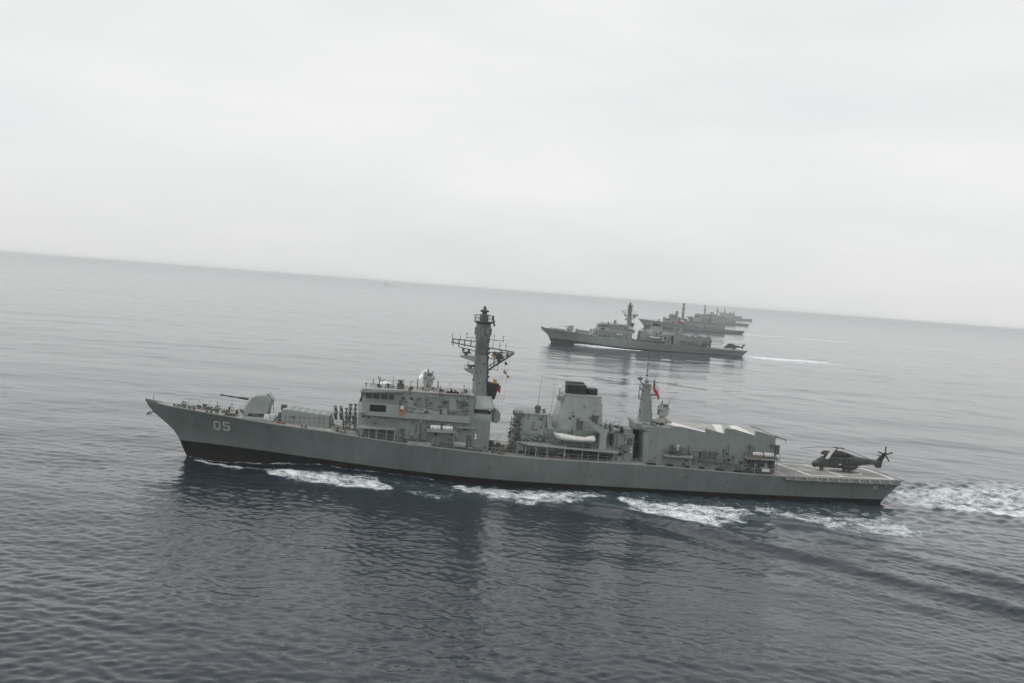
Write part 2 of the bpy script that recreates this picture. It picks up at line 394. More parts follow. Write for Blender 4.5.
    b = B(); b.tube((16.9, 0, 10.7), (15.2, 0, 10.86), .2, .15, 10); b.tube((15.2, 0, 10.86), (12.35, 0, 11.18), .09, n=8); b.tube((12.6, 0, 11.15), (12.2, 0, 11.19), .15, n=8); b.tube((14.2, 0, 10.97), (13.8, 0, 11.0), .13, n=8)
    b.build('gun_barrel', 'black', g)
    b = B(); b.box(20.3, 20.75, .2, 1.2, 8.55, 9.6); b.line([(20.2, 1.5, 12.0), (21.35, 1.5, 10.8), (21.4, 1.5, 9.0)], .05); b.build('turret_door', 'dkgrey', g)
    b = B(); b.box(20.0, 20.8, 1.6, 2.4, 7.98, 8.6); b.box(21.0, 21.5, .9, 1.8, 7.98, 8.5); b.each('ready_locker', ['white'], root)
    # ---- missile silo
    b = B(); b.side([(23.0, 6.9), (22.9, 9.55), (23.6, 9.75), (31.0, 9.1), (31.0, 6.6)], -2.9, 2.9)
    silo = bevel(b.build('missile_silo', 'paint2', root), .05)
    for i in range(6):
        for t in (-1.5, 1.5):
            S = 23.9 + i * 1.17; z = 9.75 - (S - 23.6) * .0878
            b = B(); b.box(S, S + .95, t - 1.15, t + 1.15, z - .1, z + .03 - .04); b.build('silo_hatch', 'paint', silo)
    b = B()
    for S in np.arange(23.5, 31, .82): b.box(S, S + .08, 2.9, 3.0, 6.9, 9.1)
    for z in (7.7, 8.5): b.box(23.1, 30.9, 2.9, 2.96, z, z + .06)
    b.each('silo_rib', 'paint', silo)
    b = B(); b.box(22.3, 22.95, .6, 2.2, 7.2, 8.9); b.box(22.5, 23.4, -1, .3, 9.2, 10.1); b.box(24.8, 25.1, 2.9, 3.15, 8.3, 8.7); b.each('silo_locker', 'dkgrey', silo)
    b = B(); b.box(22.3, 23.0, 3.6, 4.1, 7.4, 7.7); b.box(23.2, 23.7, 3.6, 4.0, 7.4, 7.62); b.each('fire_hose_rack', 'reel', root)
    # ---- missile canister launchers in front of bridge
    for S0, up in ((31.5, 1), (33.7, -1)):
        b = B()
        for i in range(2):
            for k in range(2):
                s_ = S0 + .3 + i * .95; z = 8.0 + k * .95
                b.tube((s_, -2.0 * up, z), (s_, 2.2 * up, z + 1.7), .27, n=10)
        l = b.build('missile_launcher', 'paint', root)
        b = B()
        for s_ in (S0 - .1, S0 + 1.7):
            for t in (-1.6, 0, 1.8): b.tube((s_, t, 6.6), (s_, t, 8.4 + .5 * up * t), .08)
            b.tube((s_, -1.8, 7.6), (s_, 2.2, 8.6), .07)
        b.build('launcher_frame', 'paint', l)
    b = B()
    for s_, zt in ((33.75, 10.6), (34.5, 11.3), (35.3, 11.4)):
        b.tube((s_, 3.4, 6.5), (s_, 3.4, zt), .12)
        for z in np.arange(8.2, zt, .75): b.box(s_ - .28, s_ + .28, 3.3, 3.5, z, z + .22)
    b.tube((33.7, 3.4, 9.3), (35.4, 3.4, 9.4), .07); b.tube((33.7, 3.4, 7.9), (35.4, 3.4, 7.8), .07)
    b.build('decoy_mast', 'dkgrey', root)
    b = B(); b.box(33.4, 35.6, 4.6, 5.4, 6.45, 7.0); b.box(31.6, 32.6, 4.0, 4.8, 6.8, 7.4); b.each('deck_locker', 'roof', root)
    # ---- bridge superstructure
    ZB = 10.3
    b = B()
    # lower house
    b.plan([(35.9, -5.2), (35.9, 5.2), (37, 6.0), (58.2, 6.0), (58.2, -6.0), (37, -6.0)], 4.9, ZB)
    # upper house with flared front
    b.plan([(36.1, -4.8), (36.1, 4.8), (37.0, 5.5), (55.3, 5.0), (55.3, -5.0), (37.0, -5.5)], ZB, 14.25, [(36.5, -4.5), (36.5, 4.5), (37.3, 5.2), (55.2, 4.8), (55.2, -4.8), (37.3, -5.2)])
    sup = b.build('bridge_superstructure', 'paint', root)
    b = B()
    # bridge wing ledge, widening under the windows
    pl = [(35.85, -5.0), (35.85, 5.0), (37.2, 6.6), (42.6, 6.6), (54.6, 6.6), (54.6, -6.6), (37.2, -6.6)]
    b.loft([[(x, y, ZB - .18 - (x - 36) * .02) for x, y in pl], [(x, y, ZB + .14 - (x - 36) * .02) for x, y in pl]])
    b.build('bridge_deck', 'paint2', sup)
    b = B()
    for sg in (1, -1):
        for (a0, a1, z0, z1) in ((36.4, 37.7, 10.45, 12.2), (40.45, 42.6, 10.4, 12.2), (37.7, 40.45, 11.95, 12.2), (37.7, 40.45, 10.42, 10.78), (42.6, 54.6, 10.25, 11.0)):
            z0 -= (a0 - 36) * .02; b.box(a0, a1, sg * 6.46, sg * 6.58, z0, z1 - (a0 - 36) * .015)
        b.loft([[(36.4, sg * 6.58, 10.4), (36.4, sg * 6.58, 12.2), (36.3, sg * 6.4, 12.2), (36.3, sg * 6.4, 10.4)], [(35.8, sg * 5, 10.4), (35.9, sg * 5, 12.2), (36.0, sg * 5, 12.2), (36.0, sg * 5, 10.4)]])
    b.box(35.78, 35.9, -5, 5, 10.4, 12.2)
    b.build('wing_bulwark', 'paint2', sup)
    b = B(); b.box(37.75, 40.4, 5.55, 5.7, 10.5, 11.95); b.box(37.75, 40.4, -5.7, -5.55, 10.5, 11.95); b.each('wing_recess_shade', 'black', sup)  # black panels paint the shade behind the bulwark openings
    # window band
    for S0, S1 in ((36.95, 37.85), (38.15, 39.2), (39.5, 40.5), (40.85, 41.6)):
        b = B(); b.box(S0, S1, 5.2, 5.46, 12.86, 13.62); b.box(S0, S1, -5.46, -5.2, 12.86, 13.62); b.each('side_window', 'glass', sup)
    for i in range(7):
        t = -4.2 + i * 1.25; b = B(); b.box(36.1, 36.4, t, t + 1.0, 12.86, 13.62); b.build('front_window', 'glass', sup)
    b = B(); b.side([(35.9, 13.72), (36.3, 14.4), (43.3, 14.55), (43.3, 14.2)], -5.75, 5.75); b.build('bridge_roof', 'paint2', sup)
    b = B(); b.side([(43.3, 14.25), (43.3, 14.4), (55.2, 14.4), (55.2, 14.25)], -5.1, 5.1); b.build('upper_deck', 'deck', sup)
    # panels, doors, boxes on upper house side
    b = B()
    for (S0, S1, z0, z1) in ((51, 52.3, 11.3, 13.5), (44.1, 44.9, 11.0, 12.9)): b.box(S0, S1, 5.0, 5.32, z0, z1)
    b.each('access_door', 'paint2', sup)
    b = B()
    for (S0, S1, z0, z1) in ((42.6, 43.1, 12.0, 12.9), (47.6, 48.1, 12.5, 12.8), (49.3, 49.9, 12.0, 12.3), (50.2, 50.6, 12.9, 13.2), (53.2, 53.9, 12.6, 13.3), (45.6, 46.2, 13.2, 13.4)): b.box(S0, S1, 5.1, 5.45, z0, z1)
    b.each('vent_box', 'dkgrey', sup)
    b = B()
    b.line([(43.5, 5.5, 12.0), (45.5, 5.5, 11.6), (48, 5.5, 11.5), (50.2, 5.5, 11.8), (53, 5.5, 11.7)], .07)
    b.line([(46, 5.5, 10.4), (46.4, 5.5, 11.9)], .05)
    b.box(45.0, 46.8, 5.7, 6.3, 11.0, 11.35); b.box(47.6, 49.4, 5.7, 6.3, 10.9, 11.4); b.box(49.9, 50.7, 5.6, 6.2, 10.9, 11.8)
    b.build('searchlight_rack', 'paint2', sup)
    b = B()
    for S, z in ((42.8, 11.6), (43.9, 11.7), (44.7, 11.6), (45.5, 11.5)): b.ell((S + 3, 5.9, z - .3), (.25, .2, .22))
    b.each('signal_lamp', 'roof', sup)
    # lifebuoy with smoke float on the bridge wing
    b = B(); b.torus((43.1, 6.68, 11.0), .42, .12); b.smooth = True; lb = b.build('lifebuoy', 'orange', sup)
    b = B(); b.box(42.85, 43.35, 6.5, 6.75, 11.5, 12.0); b.build('smoke_float', 'white', lb)
    # lower side platform
    b = B(); b.box(36.0, 42.4, 5.9, 7.35, 7.92, 8.2); pf_ = b.build('side_platform', 'paint2', sup)
    for S in (36.6, 39.2, 40.8, 42.2, 37.9):
        b = B(); b.tube((S, dk(S) - .25, zd(S)), (S, min(7.1, dk(S) - .2), 7.95), .08); b.build('stanchion', 'paint2', pf_)
    b = B(); rail(b, [(36.1, 7.25, 8.2), (42.3, 7.25, 8.2)]); b.build('platform_rail', 'dkgrey', pf_)
    b = B()
    for S0, S1, z1 in ((37.2, 38.2, 6.7), (38.9, 39.4, 7.0), (39.8, 41.4, 6.6), (41.8, 42.5, 6.9), (36.2, 36.8, 6.6), (43.0, 43.5, 6.4), (44.3, 47.8, 6.15), (51.2, 53.8, 6.1)):
        b.box(S0, S1, 6.1, 6.7, zd(S1) - .03, max(z1, zd(S0) + .35))
    b.each('ammunition_locker', 'dkgrey', root)
    b = B(); b.box(44.4, 48.4, 6.8, 7.2, 5.5, 6.15); b.tube((52.1, 6.7, 6.1), (54.2, 6.7, 6.0), .45, n=10); b.each('stowed_gangway', 'roof', root)
    # lower wall detail
    b = B()
    for S0, S1, z0, z1 in ((43.0, 43.8, 6.2, 8.1), (54.3, 55.1, 5.5, 7.6), (46.3, 46.5, 5.6, 9.9), (48.6, 48.7, 5.6, 9.9)): b.box(S0, S1, 6.0, 6.1, z0, z1)
    b.box(37.0, 38.8, 6.0, 6.06, 6.2, 7.7); b.box(39.6, 42.0, 6.0, 6.06, 6.0, 7.7)
    b.each('recess_panel', 'dkgrey', sup)
    b = B(); b.box(52.6, 55.4, 6.0, 6.9, 8.9, 9.05); b.box(47.4, 52.3, 6.0, 7.4, 8.0, 8.18); b.box(47.5, 52.2, 7.3, 7.4, 8.18, 8.5)
    for S in (48.6, 52.2): b.tube((S, 7.2, 5.3), (S, 7.2, 8.0), .06)
    b.build('raft_shelf', 'paint2', sup)
    b = B()
    for S in (56.4,): b.ell((S - .6, 6.5, 7.8), (.18, .15, .18)); b.ell((S - .6, 6.5, 7.3), (.2, .15, .22))
    b.each('deck_lamp', 'white', sup)
    # roof items
    b = B()
    for S in (36.8, 37.6, 38.3, 39.0, 40.0, 41.0): b.tube((S, 3.8, 14.5), (S, 3.8, 15.0 + .25 * random.random()), .06)
    b.line([(36.6, 4.2, 15.1), (41.5, 4.2, 15.2)], .03); b.tube((37.9, 2, 14.5), (37.9, 2, 15.7), .07)
    b.build('roof_rail', 'dkgrey', sup)
    b = B(); b.ell((39.9, 1.2, 14.6), (1.35, 1.3, .8)); b.build('radome', 'white', sup)
    b = B(); b.tube((38.9, 3.0, 14.5), (39.1, 3.0, 16.3), .08); b.tube((39.1, 3.0, 15.6), (38.6, 3.0, 16.5), .06); b.tube((39.1, 3.0, 15.6), (39.9, 3.0, 15.9), .06); b.build('radar_scanner', 'dkgrey', sup)
    b = B(); b.box(42.0, 43.2, 3.0, 4.2, 14.5, 15.5); b.box(42.1, 43.1, 3.1, 4.1, 15.8, 16.05); b.box(42.35, 42.85, 3.3, 3.9, 15.5, 15.8); b.build('optical_sight', 'dkgrey', sup)
    b = B(); b.tube((44.3, 4.2, 14.4), (44.3, 4.2, 16.0), .05); b.tube((44.3, 4.2, 15.95), (44.6, 4.2, 15.95), .05); b.build('whip_aerial', 'black', sup)
    b = B(); b.tube((53.4, 4.2, 14.4), (53.4, 4.2, 16.0), .06); b.tube((51.2, 4.2, 14.4), (51.2, 4.2, 15.2), .12); b.box(50.4, 52.6, 3.9, 4.3, 14.4, 14.7); b.build('roof_post', 'black', sup)
    b = B(); rail(b, [(43.5, 4.9, 14.4), (55, 4.7, 14.4)], .9, 1.8); b.build('roof_guard_rail', 'dkgrey', sup)
    def director(S, zb, face, nm='tracker_radar', plat=1.8):
        b = B(); b.lathe(S, 0, [(plat, zb), (plat, zb + .25), (plat * .8, zb + .25), (.7, zb + .8)]); b.build('tracker_platform', 'deck', None).parent = root
        b = B(); b.lathe(S, 0, [(.65, zb + .3), (.55, zb + 1.5)]); b.box(S - .8, S + .8, -.9, -.55, zb + 1.2, zb + 2.9); b.box(S - .8, S + .8, .55, .9, zb + 1.2, zb + 2.9)
        b.box(S - .5, S + .9, -.5, .5, zb + 1.5, zb + 2.9); b.tube((S + .3 * face, .9, zb + 2.3), (S + 1.1 * face, 1.3, zb + 2.6), .28, n=8); b.box(S - .9, S - .3, .9, 1.2, zb + 2.6, zb + 3.5)
        d = b.build(nm, 'roof', root)
        b = B(); ctr = Vector((S - .5 * face, 0, zb + 2.7)); ax = Vector((-.75 * face, .25, .55)).normalized(); a = ax.orthogonal().normalized(); c_ = ax.cross(a)
        rings = []
        for r_d, dd in ((.15, 0), (.6, .1), (.95, .3), (1.05, .42), (1.0, .42), (.55, .15), (.1, .06)):
            rings.append([tuple(ctr + ax * (dd + .2) + (a * math.cos(2 * PI * i / 16) + c_ * math.sin(2 * PI * i / 16)) * r_d) for i in range(16)])
        b.loft(rings); b.tube(tuple(ctr), tuple(ctr + ax * 1.1), .07); b.build('dish', 'white', d)
        b = B(); b.box(S - .2, S + .7, -1.1, 1.1, zb + 3.0, zb + 3.25); b.tube((S + .5, .6, zb + 3.1), (S + .9, .6, zb + 3.7), .1); b.tube((S, -.6, zb + 3.1), (S - .1, -.6, zb + 3.8), .12); b.build('camera_head', 'dkgrey', d)
        return d
    director(47.3, 14.0, 1)
    b = B()
    for t in (-1.6, 1.6):
        for S in (45.5, 49.1): b.tube((S, t, 14.4), (S, t, 16.0), .05)
    rail(b, [(45.4, 1.9, 14.3), (49.2, 1.9, 14.3)], .9, .9); b.build('tracker_rail', 'dkgrey', root)
    clutter('wall_fittings', sup, 43, 55, 6.0, 5.8, 9.6, 46, .28, seed=2)
    clutter('wall_fittings', sup, 42.8, 54.5, 5.05, 11.0, 13.9, 52, .24, seed=3)
    clutter('wall_fittings', sup, 36.6, 42, 6.0, 8.4, 9.9, 12, .2, seed=4)
    clutter('roof_fittings', sup, 43.5, 54.5, 2.5, 14.5, 14.9, 34, .28, depth=1.6, seed=5)
    clutter('roof_fittings', sup, 36.6, 42.5, 2.0, 14.6, 15.0, 18, .2, depth=1.5, seed=6)
    clutter('deck_fittings', root, 43, 58, lambda S: dk(S) - 1.3, lambda S: zd(S) + .15, lambda S: zd(S) + .9, 44, .3, depth=.5, seed=7)
    clutter('deck_fittings', root, 31.5, 36.5, lambda S: dk(S) - 1.9, lambda S: zd(S) + .15, lambda S: zd(S) + 1.2, 26, .3, depth=.7, seed=8)
    clutter('deck_fittings', root, 5.5, 16, lambda S: dk(S) * .2, lambda S: zd(S) + .12, lambda S: zd(S) + .6, 34, .24, depth=.6, seed=9)
    clutter('deck_fittings', root, 58.4, 62, 2.5, 5.0, 5.9, 26, .28, depth=2.5, seed=10)
    # ---- foremast
    def octo(c, a, bb, z, ch=.35):
        return [(c - a, bb * (1 - ch), z), (c - a * (1 - ch), bb, z), (c + a * (1 - ch), bb, z), (c + a, bb * (1 - ch), z), (c + a, -bb * (1 - ch), z), (c + a * (1 - ch), -bb, z), (c - a * (1 - ch), -bb, z), (c - a, -bb * (1 - ch), z)]
    b = B()
    b.loft([octo(56.6, 1.45, 1.7, 12.3), octo(56.4, 1.2, 1.4, 18), octo(56.3, 1.1, 1.25, 21.0)])
    b.v = [v for v in b.v]
    mast_low = b; b = B(); mast = mast_low.build('foremast', 'paint', root)
    b.loft([octo(56.3, 1.1, 1.25, 21.0), octo(56.25, 1.05, 1.2, 23.6)])
    b.loft([octo(56.3, 1.16, 1.25, 23.6), octo(56.3, 1.22, 1.3, 24.0), octo(56.3, 1.2, 1.25, 26.5)])
    b.build('aerial_housing', 'sooty', mast)
    b = B(); b.loft([octo(56.6, 1.5, 5.0, 12.0, .3), octo(57.0, 1.9, 3.0, 12.0, .3), octo(57.0, 1.7, 2.0, 13.6, .3)]) if False else b.loft([octo(57.0, 2.0, 4.6, 12.0, .25), octo(57.0, 2.0, 4.5, 12.35, .25), octo(56.9, 1.6, 2.2, 14.0, .3)])
    b.mi = 1; b.loft([octo(56.9, 1.25, 3.7, 11.2, .2), octo(56.9, 1.25, 3.7, 12.0, .2)]); b.mi = 0  # gap under the hood, coloured dark to stand for its shade
    b.box(55.4, 58.5, -4.3, 4.3, 10.0, 11.2)
    b.box(55.8, 58.2, -4, 4, 4.9, 10.0); b.box(53.0, 55.4, -4.4, 4.4, 10.4, 14.3)
    b.build('mast_base', ['paint2', 'net'], mast)
    b = B(); b.box(56.1, 56.35, 4.0, 4.1, 5.2, 9.6); b.box(57.1, 57.25, 4.0, 4.1, 5.2, 9.6); b.box(55.7, 58.3, 3.9, 4.12, 9.5, 9.9); b.each('door_recess_shade', 'black', mast)  # black strips stand for the shade of a door recess
    b = B(); b.lathe(56.3, 0, [(1.2, 26.5), (1.75, 26.8), (1.75, 26.95)], 16); b.lathe(56.3, 0, [(.75, 26.9), (.7, 28.2)], 12)
    for i in range(12):
        a = 2 * PI * i / 12; x, y = 56.3 + 1.7 * math.cos(a), 1.7 * math.sin(a); b.tube((x, y, 26.9), (x, y, 28.0), .05, n=4)
    b.torus((56.3, 0, 28.0), 1.7, .05, 'z'); b.torus((56.3, 0, 27.45), 1.7, .035, 'z'); b.build('mast_top_platform', 'dkgrey', mast)
    b = B(); b.lathe(56.3, 0, [(.4, 28.2), (.45, 28.5), (.75, 28.6), (.8, 28.85), (.3, 29.05), (.25, 29.4), (.06, 29.7)], 14); b.tube((57.8, 0, 27.9), (58.2, 0, 26.2), .18); b.build('surveillance_aerial', 'dkgrey', mast)
    b = B()
    for z in (24.4, 25.2, 26.0): b.torus((56.3, 0, z), 1.42, .06, 'z')
    for i in range(8):
        a = 2 * PI * i / 8 + .2; b.box(56.3 + 1.3 * math.cos(a) - .2, 56.3 + 1.3 * math.cos(a) + .2, 1.3 * math.sin(a) - .2, 1.3 * math.sin(a) + .2, 24.6, 25.8)
    b.build('aerial_drum', 'paint', mast)
    b = B()
    for t in (-.7, .7):
        b.tube((55.3, t, 22.3), (51.0, t, 22.9), .07); b.tube((55.3, t, 23.3), (51.0, t, 23.5), .06); b.tube((55.2, t, 21.6), (52.2, t, 22.2), .05)
        for S in (51.2, 52.2, 53.2, 54.3): b.tube((S, t, 22.3), (S, t, 23.6), .05)
    b.tube((51.0, 0, 22.8), (51.0, 0, 24.5), .05); b.tube((52.4, 0, 23.3), (52.4, 0, 24.2), .05); b.tube((50.9, -.8, 22.9), (50.9, .8, 22.9), .07)
    b.build('fore_yard', 'dkgrey', mast)
    b = B()
    for t in (-.7, .7):
        b.tube((57.4, t, 22.4), (62.0, t, 21.9), .08); b.tube((57.4, t, 21.6), (61.8, t, 21.7), .05); b.tube((62.0, t, 21.7), (57.6, t, 18.4), .09); b.tube((61.3, t, 21.7), (57.5, t, 19.0), .05)
        for S, z in ((58.6, 19.3), (59.7, 20.1), (60.8, 21.0)): b.tube((S, t, z), (S, t, 21.9), .05)
    for S in (58.2, 59.4, 60.5): b.tube((S, 0, 22), (S, 0, 23.4), .05)
    b.tube((59.8, -3.5, 21.9), (59.8, 3.5, 21.9), .08); b.box(58.3, 59.9, -.5, .5, 21.0, 21.5); b.box(58.9, 60.2, -.4, .4, 20.5, 21.0); b.box(59.2, 59.6, -.3, .3, 19.9, 20.5); b.build('aft_yard', 'dkgrey', mast)
    for z, S0, h in ((19.8, 52.4, 1.0), (17.6, 53.3, .8)):
        b = B(); b.side([(S0, z + .75), (S0 + .3, z + .95), (55.6, z + .95), (55.6, z - .1), (54.6, z + .1)], -1.0, 1.0); p_ = b.build('radar_platform', 'paint2', mast)
        b = B(); b.lathe(S0 + 1.2, 0, [(.3, z + .95), (.3, z + 1.3)]); b.box(S0 + .6, S0 + 2, -.2, .2, z + 1.3, z + 1.6); rail(b, [(S0 + .1, 1.0, z + .9), (55.2, 1.0, z + .9)], .7, .8); b.build('navigation_radar', 'dkgrey', p_)
    b = B(); b.side([(57.4, 16.4), (59.7, 16.2), (59.1, 13.6), (58.6, 13.3), (57.7, 13.5)], -1.3, 1.3); b.build('mast_screen', 'black', mast)
    b = B(); pr = [(58.5, 9.9), (58.2, 11.3), (58.9, 12.3), (59.6, 12.0), (60.0, 11.4), (60.0, 10.2), (59.5, 9.7)]
    b.side(pr, 2.2, 4.0); sr = bevel(b.build('satellite_dome', 'paint', mast), .12)
    b = B(); b.side([(58.35, 11.0), (58.8, 12.2), (59.1, 12.1), (58.95, 10.9), (59.1, 10.1), (58.7, 10.0)], 4.0, 4.1); b.build('dome_seam', 'dkgrey', sr)
    b = B(); b.loft([[(57.62, .35, 13.6), (57.95, .35, 13.6), (57.95, 1.1, 13.6), (57.62, 1.1, 13.6)], [(57.12, .35, 21.6), (57.4, .35, 21.6), (57.4, 1.0, 21.6), (57.12, 1.0, 21.6)]]);  # black strip paints the shaded aft edge of the mast; rungs follow
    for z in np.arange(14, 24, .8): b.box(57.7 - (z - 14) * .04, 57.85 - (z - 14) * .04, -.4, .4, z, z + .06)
    b.build('mast_ladder_and_shade', 'black', mast)
    # halyards
    b = B()
    for S, t in ((60.6, .9), (61.3, 1.6), (60.0, 2.4)): b.tube((S, t, 21.8), (S - 1.2, t + 1.4, 10.6), .02, n=4)
    b.build('signal_halyard', 'dkgrey', mast)
    rg = random.Random(4); b = B()
    for i in range(40):
        z = rg.uniform(14, 24.5); sd_ = rg.choice((-1, 1, 1)); rr_ = 1.45 - (z - 12.3) * .028; S = 56.7 - (z - 12.3) * .035 + sd_ * rr_; a = rg.uniform(.06, .17)
        if rg.random() < .3: S = 56.7 - (z - 12.3) * .035 + rg.uniform(-1, 1); t = rr_ + .15
        else: t = rg.uniform(-.8, .8)
        b.box(S - a, S + a, t - a, t + a, z - a * 1.3, z + a * 1.3)
    for S, t in ((55.6, 1.2), (57.3, 1.25)): b.tube((S + .2, t + .3, 13.8), (S, t - .05, 24), .05, n=4)
    mf = b.build('mast_fittings', 'dkgrey', mast); mf['kind'] = 'stuff'
    b = B()
    for z, L_ in ((20.6, 2.6), (23.9, 3.0), (18.8, 2.0)):
        b.tube((55.4 - L_ * .6, -1.5, z), (58.0 + L_ * .6, 1.5, z - .1), .05, n=5)
        for k in range(5):
            S = 55.4 - L_ * .6 + k * (2.6 + L_ * 1.2) / 4; t = -1.5 + 3 * k / 4; b.tube((S, t, z - .4), (S, t, z + .7), .05, n=4); b.ell((S, t, z + .7), (.12, .12, .12), 6, 4)
    for S, z in ((58.9, 21.2), (59.8, 21.4), (60.9, 21.5), (53.0, 22.1), (54.0, 22.0)): b.box(S - .2, S + .2, .3, .8, z - .6, z)
    b.build('cross_arm', 'dkgrey', mast)
    # ---- gap deck clutter
    for S, t, h, c in ((58.9, 3.2, 1.5, 'dkgrey'), (60.1, 3.4, 1.3, 'dkgrey')):
        b = B(); z = zd(S); b.lathe(S, t, [(.45, z), (.45, z + h), (.2, z + h + .2)], 10); b.build('ventilator', c, root)
    b = B(); z = 5.0
    for S, t in ((59.0, 6.7), (59.9, 6.6), (60.6, 6.9)):
        b.torus((S, t, z + .5), .4, .13); b.box(S - .2, S + .2, t - .3, t + .3, z - .1, z + .7); b.tube((S, t, z), (S, t, z + 1.15), .07)
    b.build('hose_reel', 'rust', root)
    b = B(); b.box(52.8, 57.0, 6.8, 7.2, 5.1, 5.35); b.each('deck_box', 'dkgrey', root)
    # ---- midships block
    b = B(); b.box(63.0, 83.4, -5.2, 5.2, 4.5, 7.0); b.side([(63.3, 7.0), (63.3, 11.5), (64.0, 11.75), (68.0, 11.7), (68.0, 9.4), (79.5, 9.3), (79.5, 7.0)], -4.3, 4.3)
    mid = b.build('midships_house', 'paint', root)
    b = B(); b.side([(68.2, 9.3), (68.0, 11.8), (68.7, 12.1), (69.2, 9.3)], 2.5, 4.4); b.side([(68.2, 9.3), (68.0, 11.8), (68.7, 12.1), (69.2, 9.3)], -4.4, -2.5); b.each('side_fin', 'paint2', mid)
    b = B(); b.box(63.6, 67.6, 4.3, 4.4, 8.2, 11.3); b.build('louvre_panel', 'paint2', mid)
    b = B(); b.lathe(66.7, 2.0, [(.45, 11.7), (.45, 12.3), (.6, 12.35), (.5, 12.9), (.1, 13.1)], 12); b.build('aerial_pod', 'dkgrey', mid)
    b = B(); b.tube((66.9, 0, 11.8), (67.3, 0, 18.2), .045, .02, 5); b.build('whip_aerial', 'dkgrey', mid)
    b = B(); b.tube((69.2, 1, 11.5), (69.6, 1, 17.4), .04, .02, 5); b.build('whip_aerial', 'dkgrey', mid)
    # forward lattice of gear in front of the midships house
    b = B()
    for i in range(110):
        S = 61.7 + random.random() * 2.0; z = 4.9 + random.random() * 5.9; t = 2.5 + random.random() * 2.8; a = .06 + .17 * random.random()
        if random.random() < .5: b.box(S - a, S + a, t - a, t + a, z - a, z + a)
        else: b.tube((S, t, z), (S + random.uniform(-.5, .5), t, z + random.uniform(-.2, .9)), a * .5, n=5)
    for S in (61.7, 62.5, 63.2):
        b.tube((S, 5.2, 4.8), (S + .2, 4.8, 11.2), .07)
    for z in (6.8, 8.6, 10.2): b.tube((61.6, 5.1, z), (63.5, 5.1, z), .06)
    b.build('ladder_and_pipe_rack', 'rust', mid)
    b = B(); b.box(62.4, 64.0, 1.5, 5.0, 11.2, 11.85); b.build('wing_locker', 'dkgrey', mid)
    b = B()
    for i in range(70):
        S = 63.6 + random.random() * 4.8; z = 7.05 + random.random() * 1.3; a = .08 + .14 * random.random()
        b.box(S - a, S + a, 4.6, 4.6 + a * 3, z - a * .7, z + a)
    b.ell((67.2, 5.3, 8.4), (.4, .3, .3)); b.ell((66.2, 5.3, 8.1), (.3, .3, .25)); b.build('stowed_gear', 'paint', mid)
    # walkway deck
    b = B(); b.loft([[(63.3, 4.9, 6.8), (63.3, 4.9, 7.05), (63.3, 5.3, 7.05), (63.3, 5.3, 6.8)], [(65.0, 4.9, 6.7), (65.0, 4.9, 7.0), (65.0, 7.4, 7.0), (65.0, 7.4, 6.7)], [(80.4, 4.9, 6.2), (80.4, 4.9, 6.5), (80.4, 7.4, 6.5), (80.4, 7.4, 6.2)]])
    b.loft([[(63.3, -4.9, 6.8), (63.3, -4.9, 7.05), (63.3, -5.3, 7.05), (63.3, -5.3, 6.8)], [(65.0, -4.9, 6.7), (65.0, -4.9, 7.0), (65.0, -7.4, 7.0), (65.0, -7.4, 6.7)], [(80.4, -4.9, 6.2), (80.4, -4.9, 6.5), (80.4, -7.4, 6.5), (80.4, -7.4, 6.2)]])
    wk = b.each('boat_deck', 'paint2', mid)[0]
    for S in (64.4, 66.2, 68.1, 71.1, 74.2, 77.0, 79.8):
        b = B(); b.tube((S, 7.2, 4.6), (S, 7.2, 6.5), .07); b.build('stanchion', 'paint2', wk)
    b = B(); rail(b, [(65, 7.35, 6.95), (80.3, 7.35, 6.5)], .95, 1.5); b.build('boat_deck_rail', 'paint2', wk)
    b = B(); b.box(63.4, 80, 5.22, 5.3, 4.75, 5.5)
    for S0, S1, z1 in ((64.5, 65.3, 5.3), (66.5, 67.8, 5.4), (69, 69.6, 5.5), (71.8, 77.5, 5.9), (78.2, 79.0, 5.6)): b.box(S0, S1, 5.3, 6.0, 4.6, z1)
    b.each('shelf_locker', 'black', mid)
    # ---- funnel
    b = B()
    def fr(f0, f1, hw, c0, z): return [(f0, hw - c0, z), (f0 + c0 * 1.1, hw, z), (f1 - .3, hw, z), (f1, hw - .3, z), (f1, -hw + .3, z), (f1 - .3, -hw, z), (f0 + c0 * 1.1, -hw, z), (f0, -hw + c0, z)]
    b.loft([fr(69.6, 78.3, 4.1, .75, 8.8), fr(71.1, 77.6, 3.3, .65, 15.2)]); b.loft([fr(71.0, 77.7, 3.38, .65, 15.2), fr(71.0, 77.7, 3.35, .65, 15.42)])
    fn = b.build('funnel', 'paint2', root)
    for S0, S1, t0, t1, z1 in ((71.5, 75.0, .3, 2.2, 17.0), (71.9, 75.0, -2.4, -.3, 17.2), (75.3, 77.2, -1, 1.6, 16.4)):
        b = B(); z1 += .1; b.plan([(S0 + .3, t0), (S1 - .3, t0), (S1, t0 + .3), (S1, t1 - .3), (S1 - .3, t1), (S0 + .3, t1), (S0, t1 - .3), (S0, t0 + .3)], 15.3, z1)
        up = b.build('exhaust_uptake', 'black', fn)
        b = B(); b.box(S0 - .04, S1 + .04, t0 - .04, t1 + .04, z1 - .18, z1 - .05); b.build('uptake_collar', 'dkgrey', up)
    b = B(); b.box(70.0, 71.3, 1.0, 2.9, 14.2, 15.0); b.tube((70.2, 2.6, 15.0), (70.2, 2.6, 16.3), .09); b.build('lamp_bracket', 'paint', fn)
    b = B(); b.ell((70.2, 2.6, 16.5), (.27, .27, .27)); b.build('funnel_lamp', 'white', fn)
    b = B()
    for z in (13.6, 13.0): b.box(77.6, 78.0, 1.5, 2.6, z, z + .35)
